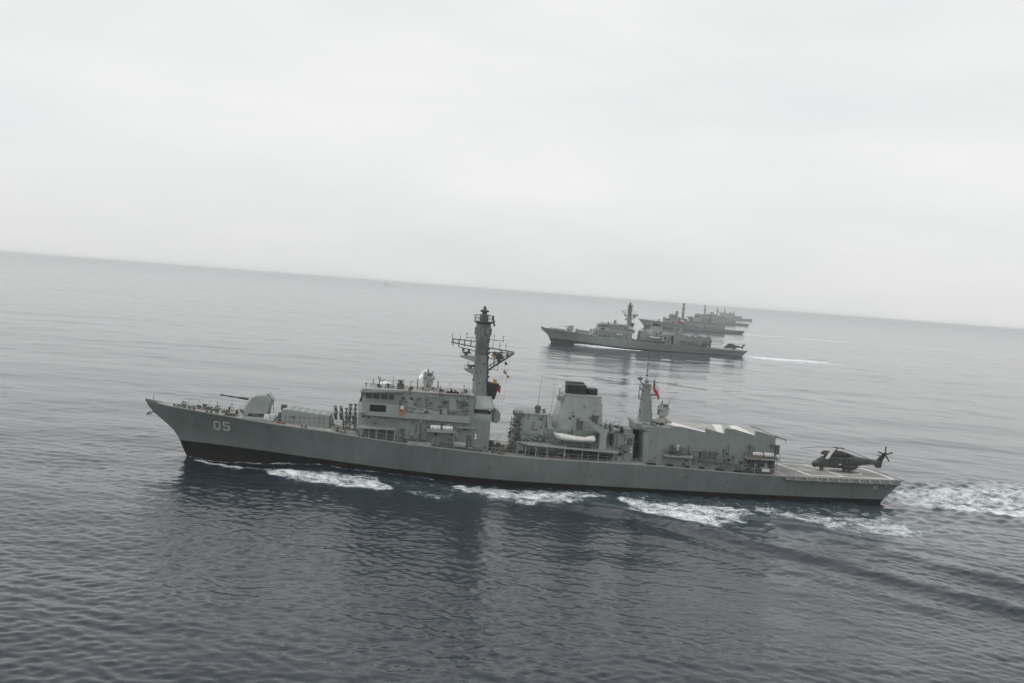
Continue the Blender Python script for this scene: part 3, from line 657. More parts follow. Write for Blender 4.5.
    b.box(76.0, 77.0, 3.3, 4.2, 10.4, 12.1); b.box(73.4, 74.4, 3.6, 4.4, 9.6, 11.0)
    b.each('funnel_vent', 'dkgrey', fn)
    b = B()
    for S, z in ((72, 12.2), (74.5, 13.5), (76.3, 12.8)): b.box(S, S + .3, 3.4, 3.75, z, z + .25)
    b.each('funnel_bracket', 'paint', fn)
    # ---- crane
    b = B(); b.plan([(77.1, 5.4), (78.4, 5.4), (78.4, 6.6), (77.1, 6.6)], 6.4, 9.5, [(77.3, 5.6), (78.3, 5.6), (78.3, 6.4), (77.3, 6.4)])
    b.side([(78.5, 9.9), (78.4, 8.9), (77.5, 9.0), (73.9, 11.7), (73.9, 12.1), (74.2, 12.15), (77.6, 10.2)], 5.6, 6.4)
    cr_ = b.build('boat_crane', 'paint2', root)
    b = B(); b.tube((74.1, 6, 11.8), (74.1, 6, 9.6), .04); b.tube((75.2, 5.9, 8.9), (77.3, 5.9, 9.6), .12); b.build('crane_hook', 'dkgrey', cr_)
    b = B(); b.tube((69.8, 5.6, 6.9), (69.8, 6.9, 7.6), .1); b.tube((69.8, 5.6, 6.9), (69.8, 5.0, 7.8), .1); b.tube((75.4, 5.6, 6.6), (75.4, 6.9, 7.4), .1); b.tube((75.4, 5.6, 6.6), (75.4, 5.0, 7.5), .1); b.box(68.9, 76.2, 5.5, 5.9, 6.85, 7.3); b.build('boat_cradle', 'dkgrey', root)
    # ---- after midships boxes
    b = B(); b.box(79.9, 83.4, -5.6, 5.6, 4.5, 9.45); b.box(81.6, 83.2, 2, 5.0, 9.45, 10.3); ah = b.build('after_house', 'paint', root)
    b = B(); b.box(82.3, 83.1, 5.6, 5.75, 7.6, 8.8); b.box(80.3, 80.4, 5.6, 5.7, 4.9, 9.2); b.box(81.7, 81.8, 5.6, 5.7, 4.9, 9.2); b.each('vent_panel', 'dkgrey', ah)
    b = B(); b.ell((83.0, 5.85, 6.4), (.16, .1, .2)); b.ell((83.0, 5.85, 7.0), (.12, .1, .15)); b.each('deck_lamp', 'white', ah)
    b = B(); b.box(77.9, 81.4, 1.5, 5.6, 9.2, 9.45); b.box(79.6, 79.9, 4.9, 5.3, 7.0, 9.3); b.build('gear_platform', 'dkgrey', ah)
    for S in (77.9, 78.9, 79.8):
        b = B()
        for k in range(3): b.tube((S, 2.6 + .7 * k, 9.5), (S - .25, 2.6 + .7 * k + .4, 10.9), .2, n=8)
        b.box(S - .3, S + .3, 2.3, 4.6, 9.4, 9.8); b.build('decoy_launcher', 'paint2', ah)
    b = B(); b.tube((81.3, 4.4, 9.5), (81.3, 4.4, 10.6), .25, n=8); b.build('ventilator', 'black', ah)
    b = B(); b.box(83.4, 85.2, -2.2, 2.2, 4.5, 9.8); b.box(83.3, 85.5, 1.8, 2.2, 4.6, 9.8); b.build('passage_shade', 'black', ah)  # inner block painted black as the shade in the gap
    b = B(); b.tube((80.0, 6.5, 7.3), (82.2, 6.5, 6.4), .06); b.build('hose_pipe', 'black', ah)
    clutter('wall_fittings', mid, 64, 83, 5.3, 4.9, 6.3, 60, .28, depth=.6, seed=11)
    clutter('wall_fittings', mid, 69.5, 79, 4.35, 7.2, 9.0, 34, .26, seed=12)
    clutter('wall_fittings', mid, 63.8, 67.8, 4.35, 8.8, 11.4, 12, .2, seed=13)
    clutter('wall_fittings', ah, 80.2, 83.2, 5.65, 5.0, 9.2, 22, .22, seed=14)
    clutter('roof_fittings', ah, 78, 83.3, 3.0, 9.6, 10.4, 30, .28, depth=1.6, seed=15)
    clutter('funnel_fittings', fn, 71.5, 77.3, 3.72, 9.6, 12.2, 16, .2, seed=16)
    # ---- hangar block
    b = B(); b.plan([(85.0, -6.2), (85.0, 6.2), (85.6, 6.8), (108.7, 6.7), (108.7, -6.7), (85.6, -6.8)], 4.2, 10.5, [(85.0, -6.0), (85.0, 6.0), (85.6, 6.55), (108.4, 6.5), (108.4, -6.5), (85.6, -6.55)])
    hg = b.build('hangar', 'paint', root)
    b = B(); b.box(85.2, 108.3, -6.4, 6.4, 10.5, 10.55); b.build('hangar_roof', 'deck', hg)
    b = B(); b.box(84.6, 89.6, -5.5, 6.4, 10.5, 11.05); b.box(83.6, 86.8, 2.2, 5.0, 10.3, 11.3); b.build('mast_deck_house', 'paint', hg)
    # saw-toothed raised roof sections over the hangar, each a closed wedge
    for poly in ([(89.6, 10.5), (89.6, 11.35), (91.5, 11.35), (96.0, 10.6), (96, 10.5)], [(95.9, 10.5), (95.7, 11.35), (99.1, 10.65), (99.1, 10.5)], [(99.15, 10.5), (99.3, 11.6), (101, 11.5), (104.6, 10.65), (104.6, 10.5)], [(104.65, 10.5), (104.8, 11.45), (106.5, 11.15), (108.7, 10.55), (108.7, 10.4)]):
        b = B(); b.side(poly, 5.9, 6.45); b.build('roof_screen', 'paint', hg)
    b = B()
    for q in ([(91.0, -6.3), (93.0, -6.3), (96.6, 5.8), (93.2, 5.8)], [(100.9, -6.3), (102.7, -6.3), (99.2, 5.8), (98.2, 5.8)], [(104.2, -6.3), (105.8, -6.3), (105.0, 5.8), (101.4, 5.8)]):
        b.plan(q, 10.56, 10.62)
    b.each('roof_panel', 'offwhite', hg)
    b = B(); b.line([(108.4, 6.2, 10.7), (110.4, 6.2, 10.2), (110.4, 6.2, 9.9)], .09); b.line([(108.4, -6.2, 10.7), (110.4, -6.2, 10.2)], .09); b.tube((110.3, -6.2, 10.2), (110.3, 6.2, 10.2), .06); b.build('roof_net_frame', 'dkgrey', hg)
    b = B(); b.box(108.6, 108.75, -5.6, 5.6, 4.3, 10.0)
    for z in np.arange(4.8, 10, .6): b.box(108.75, 108.8, -5.5, 5.5, z, z + .08)
    b.build('hangar_door', 'dkgrey', hg)
    b = B(); b.ell((86.2, 6.7, 8.6), (.14, .1, .14)); b.box(107.5, 108.2, 6.65, 7.0, 8.9, 9.3); b.box(108.4, 109.2, 6.2, 6.8, 7.6, 9.2); b.box(103.7, 103.9, 6.6, 6.9, 8.2, 9.0); b.each('junction_box', 'dkgrey', hg)
    for i, (S0, S1, z) in enumerate(((88.4, 93.4, 6.35), (102.9, 108.9, 6.75))):
        b = B(); b.side([(S0, z), (S0, z + .18), (S1, z + .18), (S1, z - .08), (S0 + .5, z - .08)], 6.6, 8.15)
        bal = b.build('side_balcony', 'paint2', hg)
        b = B(); rail(b, [(S0, 6.7, z + .1), (S0, 8.1, z + .1), (S1, 8.1, z + .1)], .95, 1.0); b.build('balcony_rail', 'dkgrey', bal)
        for S in (S0 + 1.8, S1 - .3):
            b = B(); b.tube((S, 7.9 - .3, 4.0), (S, 7.9 - .3, z), .07); b.build('stanchion', 'paint2', bal)
    b = B(); b.lathe(90.3, 7.4, [(.55, 6.5), (.4, 7.1)], 10); b.box(89.5, 91.6, 6.9, 7.9, 7.1, 7.9); b.tube((91.5, 7.4, 7.6), (93.4, 7.4, 7.9), .06); b.box(89.6, 89.9, 7.0, 7.9, 7.8, 8.3); cn = bevel(b.build('light_cannon', 'dkgrey', root), .05)
    b = B(); b.tube((90.6, 7.9, 7.5), (90.6, 8.0, 8.4), .3, n=8); b.build('cannon_sight', 'roof', cn)
    b = B(); b.box(102.95, 105.7, 8.12, 8.2, 6.9, 7.5); b.build('canvas_dodger', 'brown', hg)
    b = B(); b.box(104.8, 108.7, 7.6, 7.8, 6.95, 7.15); b.box(105.5, 108.4, 7.4, 8.0, 6.95, 7.05); b.each('raft_cradle', 'dkgrey', hg)
    b = B(); b.box(106.1, 107.4, 7.45, 7.55, 4.55, 5.15); b.build('white_sign', 'white', hg)
    b = B()
    for S0, S1, z0, z1 in ((93.8, 94.6, 5.3, 6.4), (95.0, 96.0, 5.6, 7.4), (96.6, 97.6, 6.3, 7.4), (95.4, 98.2, 5.4, 5.7), (98.8, 100.2, 5.0, 5.6), (101.4, 102.4, 4.9, 5.4), (99.5, 99.7, 5, 6.3)): b.box(S0, S1, 6.7, 7.15, z0, z1)
    b.tube((94.0, 7.0, 6.0), (101.0, 7.0, 5.3), .06)
    b.each('torpedo_gear', 'dkgrey', hg)
    b = B()
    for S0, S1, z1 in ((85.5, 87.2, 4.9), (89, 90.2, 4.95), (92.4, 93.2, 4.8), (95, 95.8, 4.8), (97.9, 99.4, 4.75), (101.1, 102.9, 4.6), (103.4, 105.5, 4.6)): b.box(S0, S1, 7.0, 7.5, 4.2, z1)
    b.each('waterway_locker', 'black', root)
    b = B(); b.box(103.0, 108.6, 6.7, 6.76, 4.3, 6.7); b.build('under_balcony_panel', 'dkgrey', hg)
    clutter('wall_fittings', hg, 86, 108, 6.72, 4.6, 6.2, 70, .26, depth=.4, seed=17)
    clutter('wall_fittings', hg, 92, 103, 6.68, 6.2, 7.3, 26, .24, depth=.4, seed=18)
    clutter('roof_fittings', hg, 84.8, 89.4, 4.4, 11.1, 11.5, 14, .24, depth=1.3, seed=19)
    clutter('wall_fittings', hg, 103, 108.5, 6.75, 4.7, 6.4, 24, .24, depth=.5, seed=20)
    clutter('balcony_gear', hg, 103.2, 108.6, 7.0, 7.0, 7.5, 16, .18, depth=.5, seed=21)
    clutter('balcony_gear', hg, 88.6, 93.2, 7.0, 6.6, 7.2, 14, .2, depth=.6, seed=22)
    # ---- after mast
    b = B(); b.loft([octo(86.5, 1.2, 1.2, 11.0), octo(86.35, .95, 1.0, 14), octo(86.2, .62, .7, 17.6)]); b.lathe(86.2, 0, [(.9, 17.5), (.95, 17.9), (.4, 18.0), (.4, 18.6)], 10)
    am = b.build('after_mast', 'paint', root)
    b = B(); b.line([(85.8, .7, 17.8), (84.9, .7, 18.2), (84.8, .7, 19.2)], .08); b.box(84.4, 85.2, .4, 1.0, 18.6, 19.0); b.line([(85.7, .8, 16.6), (84.9, .8, 17.2)], .1); b.line([(85.4, .6, 15.0), (84.8, .6, 15.3), (84.9, .6, 17.9)], .07)
    b.box(86.8, 88.4, -.3, .3, 16.0, 16.12); b.tube((86.8, 0, 16.0), (88.8, 0, 15.9), .09); b.tube((88.6, 0, 15.9), (88.6, 0, 15.2), .15); b.tube((86.8, 0, 17.2), (88.3, 0, 17.3), .06)
    b.tube((86.2, -3, 17.3), (86.2, 3, 17.3), .06)
    rg = random.Random(8)
    for i in range(16):
        z = rg.uniform(11.6, 17.6); a = rg.uniform(.06, .16); sd_ = rg.choice((-1, 1)); wz = 1.15 - (z - 11) * .085; S = 86.45 - (z - 11) * .03 + sd_ * wz; b.box(S - a, S + a, .1, .6, z - a * 1.4, z + a * 1.4)
    for z in (15.2, 16.6): b.line([(85.6, .9, z), (84.9, 1.0, z + .3), (84.9, 1.0, z + .9)], .05)
    b.build('mast_bracket', 'dkgrey', am)
    b = B(); b.tube((86.2, 0, 18.4), (86.15, 0, 24.2), .07, .03, 6)
    for z in (19.3, 20.2, 21.3, 22.4, 22.8): b.lathe(86.2, 0, [(.16, z), (.2, z + .25)], 8)
    b.build('whip_aerial', 'dkgrey', am)
    b = B(); b.tube((87.4, .3, 13.8), (87.6, .5, 19.4), .03, n=4); b.build('ensign_halyard', 'dkgrey', am)
    director(89.6, 11.2, -1, plat=1.8)
    # ---- flight deck markings (one sheet 4 mm above the deck camber)
    b = B()
    def dz(S, t): 
        h_ = dk(S); return zd(S) + .12 * (1 - abs(t) / max(h_, 1)) + .02
    def stripe(p, q, wd):
        p = Vector(p); q = Vector(q); d = (q - p).normalized(); nn = Vector((-d.y, d.x)) * wd / 2
        n = 10; vs_ = []
        for i in range(n + 1):
            a = p.lerp(q, i / n)
            for s_ in (1, -1): c_ = a + nn * s_; vs_.append((c_.x, c_.y, dz(c_.x, c_.y)))
        b.add(vs_, [(2 * i, 2 * i + 1, 2 * i + 3, 2 * i + 2) for i in range(n)])
    stripe((113.6, -6.0), (115.6, 5.2), .55); stripe((119.3, -6.0), (122.2, 5.2), .5)
    stripe((115.4, 5.3), (131.4, 5.1), .45); stripe((130.5, -5.7), (131.5, 5.1), .6); stripe((113.7, -6.0), (130.4, -5.7), .35)
    stripe((110.0, 0.0), (119.5, 0.0), .3); stripe((121.8, 0.0), (131.0, 0.0), .25)
    b.build('deck_marking', 'line', root)
    b = B()
    for i in range(24): 
        a0, a1 = 2 * PI * i / 24, 2 * PI * (i + 1) / 24; vs_ = []
        for a in (a0, a1):
            for r in (2.9, 3.2): S, t = 124.5 + r * math.cos(a), r * math.sin(a); vs_.append((S, t, dz(S, t) + .006))
        b.add(vs_, [(0, 1, 3, 2)])
    b.build('landing_circle', 'line', root)
    # ---- flight deck nets, folded out
    for sg in (1, -1):
        S = 110.2
        while S < 131.0:
            S1 = S + 1.92; t0, t1 = dk(S), dk(S1)
            b = B()
            b.loft([[(S, sg * t0, 4.06), (S, sg * t0, 4.03), (S, sg * (t0 + .8), 3.5), (S, sg * (t0 + .8), 3.53)], [(S1, sg * t1, 4.06), (S1, sg * t1, 4.03), (S1, sg * (t1 + .8), 3.5), (S1, sg * (t1 + .8), 3.53)]])
            b.mi = 1
            b.line([(S + .02, sg * t0, 4.08), (S + .02, sg * (t0 + .82), 3.56), (S1 - .02, sg * (t1 + .82), 3.56), (S1 - .02, sg * t1, 4.08)], .045, 4)
            b.tube((S + .1, sg * (t0 + .8), 3.56), (S1 - .6, sg * (t1 + .02), 4.1), .04, n=4)
            b.build('deck_edge_net', ['net', 'paint2'], root); S += 2.0
    b = B()
    for t in np.arange(-5.5, 5.6, 1.0): b.tube((132.8, t, 4.1), (133.5, t, 3.95), .04, n=4)
    b.tube((133.5, -5.5, 3.95), (133.5, 5.5, 3.95), .04, n=4)
    b.build('stern_net', 'net', root)
    # ---- guard rails
    for sg in (1, -1):
        b = B(); pts = [(S, sg * (dk(S) - .12), zd(S) + .05) for S in list(np.arange(6.5, 109.5, 3.43))]
        rail(b, pts, 1.0, 1.7, .034); b.build('guard_rail', 'paint2', root)
    b = B(); rail(b, [(111.0, 1.2, 4.2), (114.2, 2.8, 4.2)], .5, 1.6); b.build('deck_step_rail', 'dkgrey', root)
    return root

# ------------------------------------------------------------------ helicopter
def sect(s, zc, hw, hh, n=16, sq=.75):
    r = []
    for i in range(n):
        a = 2 * PI * i / n; c, q = math.cos(a), math.sin(a)
        r.append((s, hw * math.copysign(abs(c) ** sq, c), zc + hh * math.copysign(abs(q) ** sq, q)))
    return r
def make_heli():
    root = empty('helicopter', (0, 0, 0))
    b = B(); b.smooth = True
    b.loft([sect(s, z, w_, h) for s, z, w_, h in ((0, 1.15, .15, .12), (.25, 1.15, .55, .38), (.9, 1.25, .85, .62), (1.7, 1.5, 1.0, .85), (2.6, 1.7, 1.05, 1.1), (4, 1.75, 1.08, 1.2), (7.4, 1.75, 1.08, 1.2), (8.4, 1.9, .9, 1.0), (9.2, 2.0, .65, .76), (10.6, 2.05, .48, .56), (12.6, 2.0, .3, .44), (13.0, 2.1, .15, .2))])
    body = b.build('fuselage', 'heli', root)
    b = B(); b.smooth = True
    b.loft([sect(s, z, w_, h) for s, z, w_, h in ((2.3, 3.0, .5, .2), (2.8, 3.1, .75, .45), (4.2, 3.2, .85, .62), (5.8, 3.1, .8, .6), (7.2, 2.9, .55, .4), (8.6, 2.6, .25, .2))])
    cow = b.build('engine_cowling', 'heli2', root)
    b = B(); b.tube((2.3, .5, 3.1), (1.9, .5, 3.1), .28, n=10); b.tube((2.3, -.5, 3.1), (1.9, -.5, 3.1), .28, n=10); b.box(2.0, 2.9, -.3, .3, 3.2, 3.65); b.each('engine_intake', 'heli', cow)
    b = B(); b.tube((6.2, .6, 3.1), (6.6, 1.1, 3.2), .25, n=10); b.tube((6.2, -.6, 3.1), (6.6, -1.1, 3.2), .25, n=10); b.each('exhaust_pipe', 'black', cow)
    b = B(); b.smooth = True
    for sg in (1, -1): b.loft([sect(s, z, w_, h)if False else [(x, y + sg * 1.15, zz) for x, y, zz in sect(s, z, w_, h)] for s, z, w_, h in ((5.2, .95, .1, .1), (5.8, .95, .4, .45), (6.8, .95, .5, .55), (7.7, 1.0, .4, .45), (8.3, 1.1, .1, .1))])
    b.each('sponson', 'heli2', root)
    b = B()
    b.side([(12.0, 1.5), (12.3, 2.5), (13.6, 3.9), (14.2, 3.95), (13.5, 2.3), (13.3, 1.0), (12.3, 1.0)], -.1, .1); b.build('tail_fin', 'heli', root)
    b = B(); b.box(13.4, 14.2, -2.1, -.1, 3.0, 3.1); b.build('tailplane', 'heli', root)
    b = B(); b.ell((13.75, .3, 3.6), (.15, .22, .15)); tr = b.build('tail_rotor_hub', 'black', root)
    for i in range(5):
        a = 2 * PI * i / 5 + PI / 2; b = B(); c, s_ = math.cos(a), math.sin(a)
        b.loft([[(13.75 + c * r - s_ * w_, .34 + d, 3.6 + s_ * r + c * w_) for w_, d in ((-.12, 0), (.12, 0), (.12, .04), (-.12, .04))] for r in (.1, 1.5)])
        b.build('tail_rotor_blade', 'black', tr)
    b = B(); b.lathe(4.35, 0, [(.32, 3.6), (.2, 3.9), (.22, 4.15), (.6, 4.2), (.6, 4.32), (.2, 4.45)], 12); hub = b.build('rotor_head', 'black', root)
    def blade(a, L, droop, m_, w_=.3, r0=.4, z0=4.25):
        b = B(); c, s_ = math.cos(a), math.sin(a); rings = []
        for i in range(9):
            r = r0 + (L - r0) * i / 8; z = z0 - droop * (i / 8) ** 1.6; ww = w_ * (.45 if i == 0 else 1)
            rings.append([(4.35 + c * r - s_ * q, s_ * r + c * q, z + d) for q, d in ((-ww, 0), (ww, 0), (ww, .06), (-ww, .06))])
        b.loft(rings); return b.build('rotor_blade', m_, hub)
    o = blade(R(126), 7.0, 1.25, 'blade', .33); o['label'] = 'pale rotor blade drooping towards the near side'
    blade(R(36), 6.8, 1.55, 'heli2', .2); blade(R(216), 6.3, 1.0, 'heli2', .2); blade(R(306), 7.2, .9, 'blade', .27)
    # glazing
    b = B(); b.smooth = False
    b.loft([sect(s, z, w_, h, 12) for s, z, w_, h in ((.95, 1.72, .62, .22), (1.3, 1.85, .8, .38), (2.0, 2.15, .95, .5), (2.35, 2.25, .9, .5))]); b.build('windscreen', 'glass', root)
    for s_ in (3.4, 4.4, 5.4, 6.4):
        for sg in (1, -1):
            b = B(); b.box(s_, s_ + .5, sg * 1.04, sg * 1.1, 1.95, 2.4); b.each('cabin_window', 'glass', body)
    b = B(); b.box(2.6, 3.2, 1.02, 1.09, 1.1, 2.5); b.box(2.6, 3.2, -1.09, -1.02, 1.1, 2.5); b.each('cockpit_door', 'heli2', body)
    b = B(); 
    b.plan([(4.35 + .16 * math.cos(a), 1.1) for a in (0,)] * 1 or [], 0, 0) if False else b.box(4.75, 5.05, 1.08, 1.115, 1.25, 1.55)
    b.mi = 1; b.box(4.2, 4.7, 1.08, 1.112, 1.3, 1.5); b.box(5.1, 5.6, 1.08, 1.112, 1.3, 1.5); b.build('roundel', ['offwhite', mat('faded_red_marking', (0.17, 0.06, 0.05), .6)], body)
    for S, t in ((1.9, 0), (6.9, 1.35), (6.9, -1.35)):
        b = B(); b.tube((S, t - .14, .36), (S, t + .14, .36), .36, n=14); b.tube((S, t, .36), (S, t * .8, 1.1), .07); wl = b.build('wheel', 'black', root)
        b = B(); b.tube((S, t - .16, .36), (S, t + .16, .36), .15, n=10); b.build('rim', 'roof', wl)
    b = B(); b.tube((.3, 0, 1.0), (.2, 0, .75), .2, n=8); b.ell((.55, 0, .72), (.35, .35, .25)); b.build('nose_sensor', 'black', root)
    return root

# ------------------------------------------------------------------ distant warships of other classes
def simple_hull(parent, L, Bm, zb, zs, name='hull'):
    b = B(); b.smooth = True; gs = [-.3, 0, .3, .65, 1.0]; us = np.linspace(0, 1, 26)
    def pt(u, g):
        bd = pchip(u, [0, .05, .15, .3, .5, .8, 1], [.1, .3 * Bm, .62 * Bm, .9 * Bm, Bm, .95 * Bm, .75 * Bm]) / 2
        bw = pchip(u, [0, .1, .3, .5, .85, 1], [.02, .22 * Bm, .68 * Bm, .9 * Bm, .85 * Bm, .65 * Bm]) / 2
        z_d = pchip(u, [0, .2, .45, .7, 1], [zb, zb * .82, zb * .62, zs, zs]); z = g * z_d if g > 0 else g * 6
        st = (8.5 * (1 - max(z, 0) / zb)); tr = L - 3.2 * (1 - max(z, 0) / zs) if z < zs else L
        gg = max(g, 0); return st + (tr - st) * u, float(bw * (1 - gg ** 1.4) + bd * gg ** 1.4), z
    for sg in (1, -1):
        vs_ = []; fs = []
        for u in us:
            for g in gs: S, t, z = pt(u, g); vs_.append((S, sg * t, z))
        n = len(gs)
        for i in range(len(us) - 1):
            for j in range(n - 1): fs.append((i * n + j, (i + 1) * n + j, (i + 1) * n + j + 1, i * n + j + 1))
        b.add(vs_, fs)
    b.smooth = False
    for u in (1, 0):
        ring = [pt(u, g) for g in gs]; n = len(gs)
        b.add([(S, t, z) for S, t, z in ring] + [(S, -t, z) for S, t, z in ring], [(j, j + 1, n + j + 1, n + j) for j in range(n - 1)])
    h = b.build(name, 'hull', parent)
    b = B(); vs_ = []
    for u in us: S, t, z = pt(u, 1.0); vs_ += [(S, t, z - .02), (S, -t, z - .02)]
    b.add(vs_, [(2 * i, 2 * i + 2, 2 * i + 3, 2 * i + 1) for i in range(len(us) - 1)]); b.build('deck', 'deck', parent)
    b = B(); b.box(L - 9, L - 5.5, -Bm * .38 - .1, Bm * .38 + .1, 1.6, 3.2); b.box(L - 3.8, L - 1.9, -Bm * .36 - .1, Bm * .36 + .1, 1.9, 3.2); b.each('mooring_opening', 'black', h)
    return h
def lattice_gear(b, S, z, n, spread=2.0, rise=3.0):
    for i in range(n):
        a = .25 + .5 * random.random(); s_ = S + (random.random() - .5) * spread * 2; zz = z + random.random() * rise; t = (random.random() - .5) * 4
        b.box(s_ - a, s_ + a, t - a, t + a, zz - a, zz + a)
def warship(name, L, Bm, zb, zs, houses, masts, funnels, gun=None, hangar=None):
    root = empty(name, (0, 0, 0)); simple_hull(root, L, Bm, zb, zs)
    for (S0, S1, z0, z1, hw) in houses:
        b = B(); b.plan([(S0, -hw * .8), (S0, hw * .8), (S0 + 1.2, hw), (S1, hw), (S1, -hw), (S0 + 1.2, -hw)], z0, z1, [(S0 + .8, -hw * .75), (S0 + .8, hw * .75), (S0 + 1.8, hw * .93), (S1 - .3, hw * .93), (S1 - .3, -hw * .93), (S0 + 1.8, -hw * .93)])
        h = b.build('superstructure', 'paint', root)
        b = B(); b.box(S0 + 2.2, S1 - 1.5, hw * .93, hw * 1.0, z1 - 1.7, z1 - .9); b.box(S0 + .45, S0 + .7, -hw * .7, hw * .7, z1 - 1.9, z1 - 1.0); b.build('window_band', 'glass', h)
        b = B(); lattice_gear(b, (S0 + S1) / 2, z1 - .2, 10, (S1 - S0) * .4, 1.6); b.build('roof_gear', 'dkgrey', h)
        b = B(); lattice_gear(b, (S0 + S1) / 2, z0 + .3, 8, (S1 - S0) * .45, 1.2)
        for i in range(len(b.v)): x, y, z = b.v[i]; b.v[i] = (x, -hw - abs(y) * .2, z)
        b.build('side_gear', 'dkgrey', h)
    for (S, z0, z1, r) in masts:
        b = B(); b.lathe(S, 0, [(r, z0), (r * .65, z0 + (z1 - z0) * .7), (r * .5, z1)], 8)
        m_ = b.build('mast', 'paint', root)
        zz = z0 + (z1 - z0) * .72
        b = B(); b.tube((S - 3, 0, zz), (S + 3, 0, zz), .15); b.tube((S, -4, zz), (S, 4, zz), .15); b.lathe(S, 0, [(r * 1.3, z1 - 1.2), (r * 1.3, z1 - .2)], 8); b.tube((S, 0, z1), (S, 0, z1 + 3), .1); lattice_gear(b, S, z0 + (z1 - z0) * .3, 12, 1.8, (z1 - z0) * .4)
        b.build('yard', 'dkgrey', m_)
    for (S0, S1, z0, z1, hw) in funnels:
        b = B(); b.plan([(S0, -hw), (S0, hw), (S1, hw), (S1, -hw)], z0, z1, [(S0 + 1, -hw * .8), (S0 + 1, hw * .8), (S1 - .3, hw * .8), (S1 - .3, -hw * .8)])
        f = b.build('funnel', 'paint2', root)
        b = B(); b.box(S0 + 1.6, S1 - .9, -hw * .6, hw * .6, z1 - .1, z1 + 1.0); b.build('exhaust_uptake', 'black', f)
    if gun:
        S, z = gun; b = B(); b.plan([(S - 1.8, -1.6), (S - 1.8, 1.6), (S + 1.8, 1.8), (S + 1.8, -1.8)], z, z + 3.2, [(S - .6, -1), (S - .6, 1), (S + 1.5, 1.2), (S + 1.5, -1.2)])
        g = b.build('gun_turret', 'paint2', root); b = B(); b.tube((S - 1.4, 0, z + 1.8), (S - 6, 0, z + 2.6), .15); b.build('gun_barrel', 'dkgrey', g)
    if hangar:
        S0, S1, z0, z1, hw = hangar; b = B(); b.box(S0, S1, -hw, hw, z0, z1); h = b.build('hangar', 'paint', root)
        b = B(); b.box(S1, S1 + .1, -hw * .7, hw * .7, z0, z1 - .8); b.build('hangar_door', 'black', h)
    b = B(); 
    rail(b, [(6, 1.8, zb - .3), (L * .2, Bm * .33, zb * .82)], 1, 3, .05); b.build('guard_rail', 'dkgrey', root)
    return root

# ------------------------------------------------------------------ place the ships
O1 = Vector((-61.107, 167.818, 0)); YAW1 = 0.11175585
frig = make_frigate(); frig.location = O1; frig.rotation_euler = (0, 0, YAW1)
tag(frig, 'large grey frigate in the foreground with white 05 on its bow', 'frigate', 'warships steaming in line abreast')
def ship_pt(O, yaw, S, t, z):
    if O.y > 400: S, t, z = S * 1.055, t * 1.055, z * 1.055
    return Vector((O.x + math.cos(yaw) * S + math.sin(yaw) * t, O.y + math.sin(yaw) * S - math.cos(yaw) * t, O.z + z))
O2 = Vector((18.6, 672.0, 0)); YAW2 = 0.030; SC2 = 1.055
frig2 = copy_tree(frig, None, ('hull_number', 'stern_number')); frig2.location = O2; frig2.rotation_euler = (0, 0, YAW2); frig2.scale = (SC2, SC2, SC2)
tag(frig2, 'grey frigate beyond the nearest one, with a tall mast and small helicopter aft', 'frigate', 'warships steaming in line abreast')

heli = make_heli()
heli.location = ship_pt(O1, YAW1, 118.4, -.3, 4.16); heli.rotation_euler = (0, 0, YAW1)
tag(heli, 'dark green helicopter parked on the flight deck of the nearest frigate', 'helicopter', 'helicopters parked on the flight decks')
heli2 = copy_tree(heli); heli2.location = ship_pt(O2, YAW2, 118.6, 0, 4.16); heli2.rotation_euler = (0, 0, YAW2)
tag(heli2, 'small dark helicopter on the stern deck of the second frigate', 'helicopter', 'helicopters parked on the flight decks')

# covered boat
def make_boat():
    b = B(); b.smooth = True; rings = []
    for s_, hw, zt, zb in ((0, .12, 1.55, 1.3), (.5, .55, 1.62, .9), (1.3, .95, 1.6, .55), (2.6, 1.15, 1.45, .4), (4.2, 1.2, 1.25, .35), (5.6, 1.2, 1.2, .35), (6.2, 1.2, 1.45, .35), (6.9, 1.1, 1.55, .4), (7.1, .9, 1.3, .5)):
        rings.append([(s_, hw, zb + .35), (s_, hw * 1.02, zb + .6), (s_, hw * .8, zt - .15), (s_, hw * .25, zt), (s_, -hw * .25, zt), (s_, -hw * .8, zt - .15), (s_, -hw * 1.02, zb + .6), (s_, -hw, zb + .35), (s_, -hw * .6, zb + .1), (s_, 0, zb - .05), (s_, hw * .6, zb + .1)])
    b.loft(rings); root = b.build('covered_boat', 'offwhite')
    b = B(); b.line([(.4, .75, .95), (1.3, 1.08, .85), (2.6, 1.27, .8), (4.2, 1.32, .75), (6.9, 1.22, .8)], .1, 6); b.build('gunwale_tube', 'roof', root)
    b = B(); b.line([(6.3, .4, 1.5), (6.3, .4, 1.75), (6.3, -.4, 1.75), (6.3, -.4, 1.5)], .05); b.build('lifting_frame', 'dkgrey', root)
    return root
boat = make_boat(); boat.location = ship_pt(O1, YAW1, 69.2, 6.3, 7.35); boat.rotation_euler = (0, 0, YAW1)
tag(boat, 'launch under a white canvas cover cradled beside the funnel of the nearest frigate', 'boat', 'covered launches')
boat2 = copy_tree(boat); boat2.location = ship_pt(O2, YAW2, 69.2, 6.3, 7.35); boat2.rotation_euler = (0, 0, YAW2)
tag(boat2, 'launch under a pale cover beside the funnel of the second frigate', 'boat', 'covered launches')

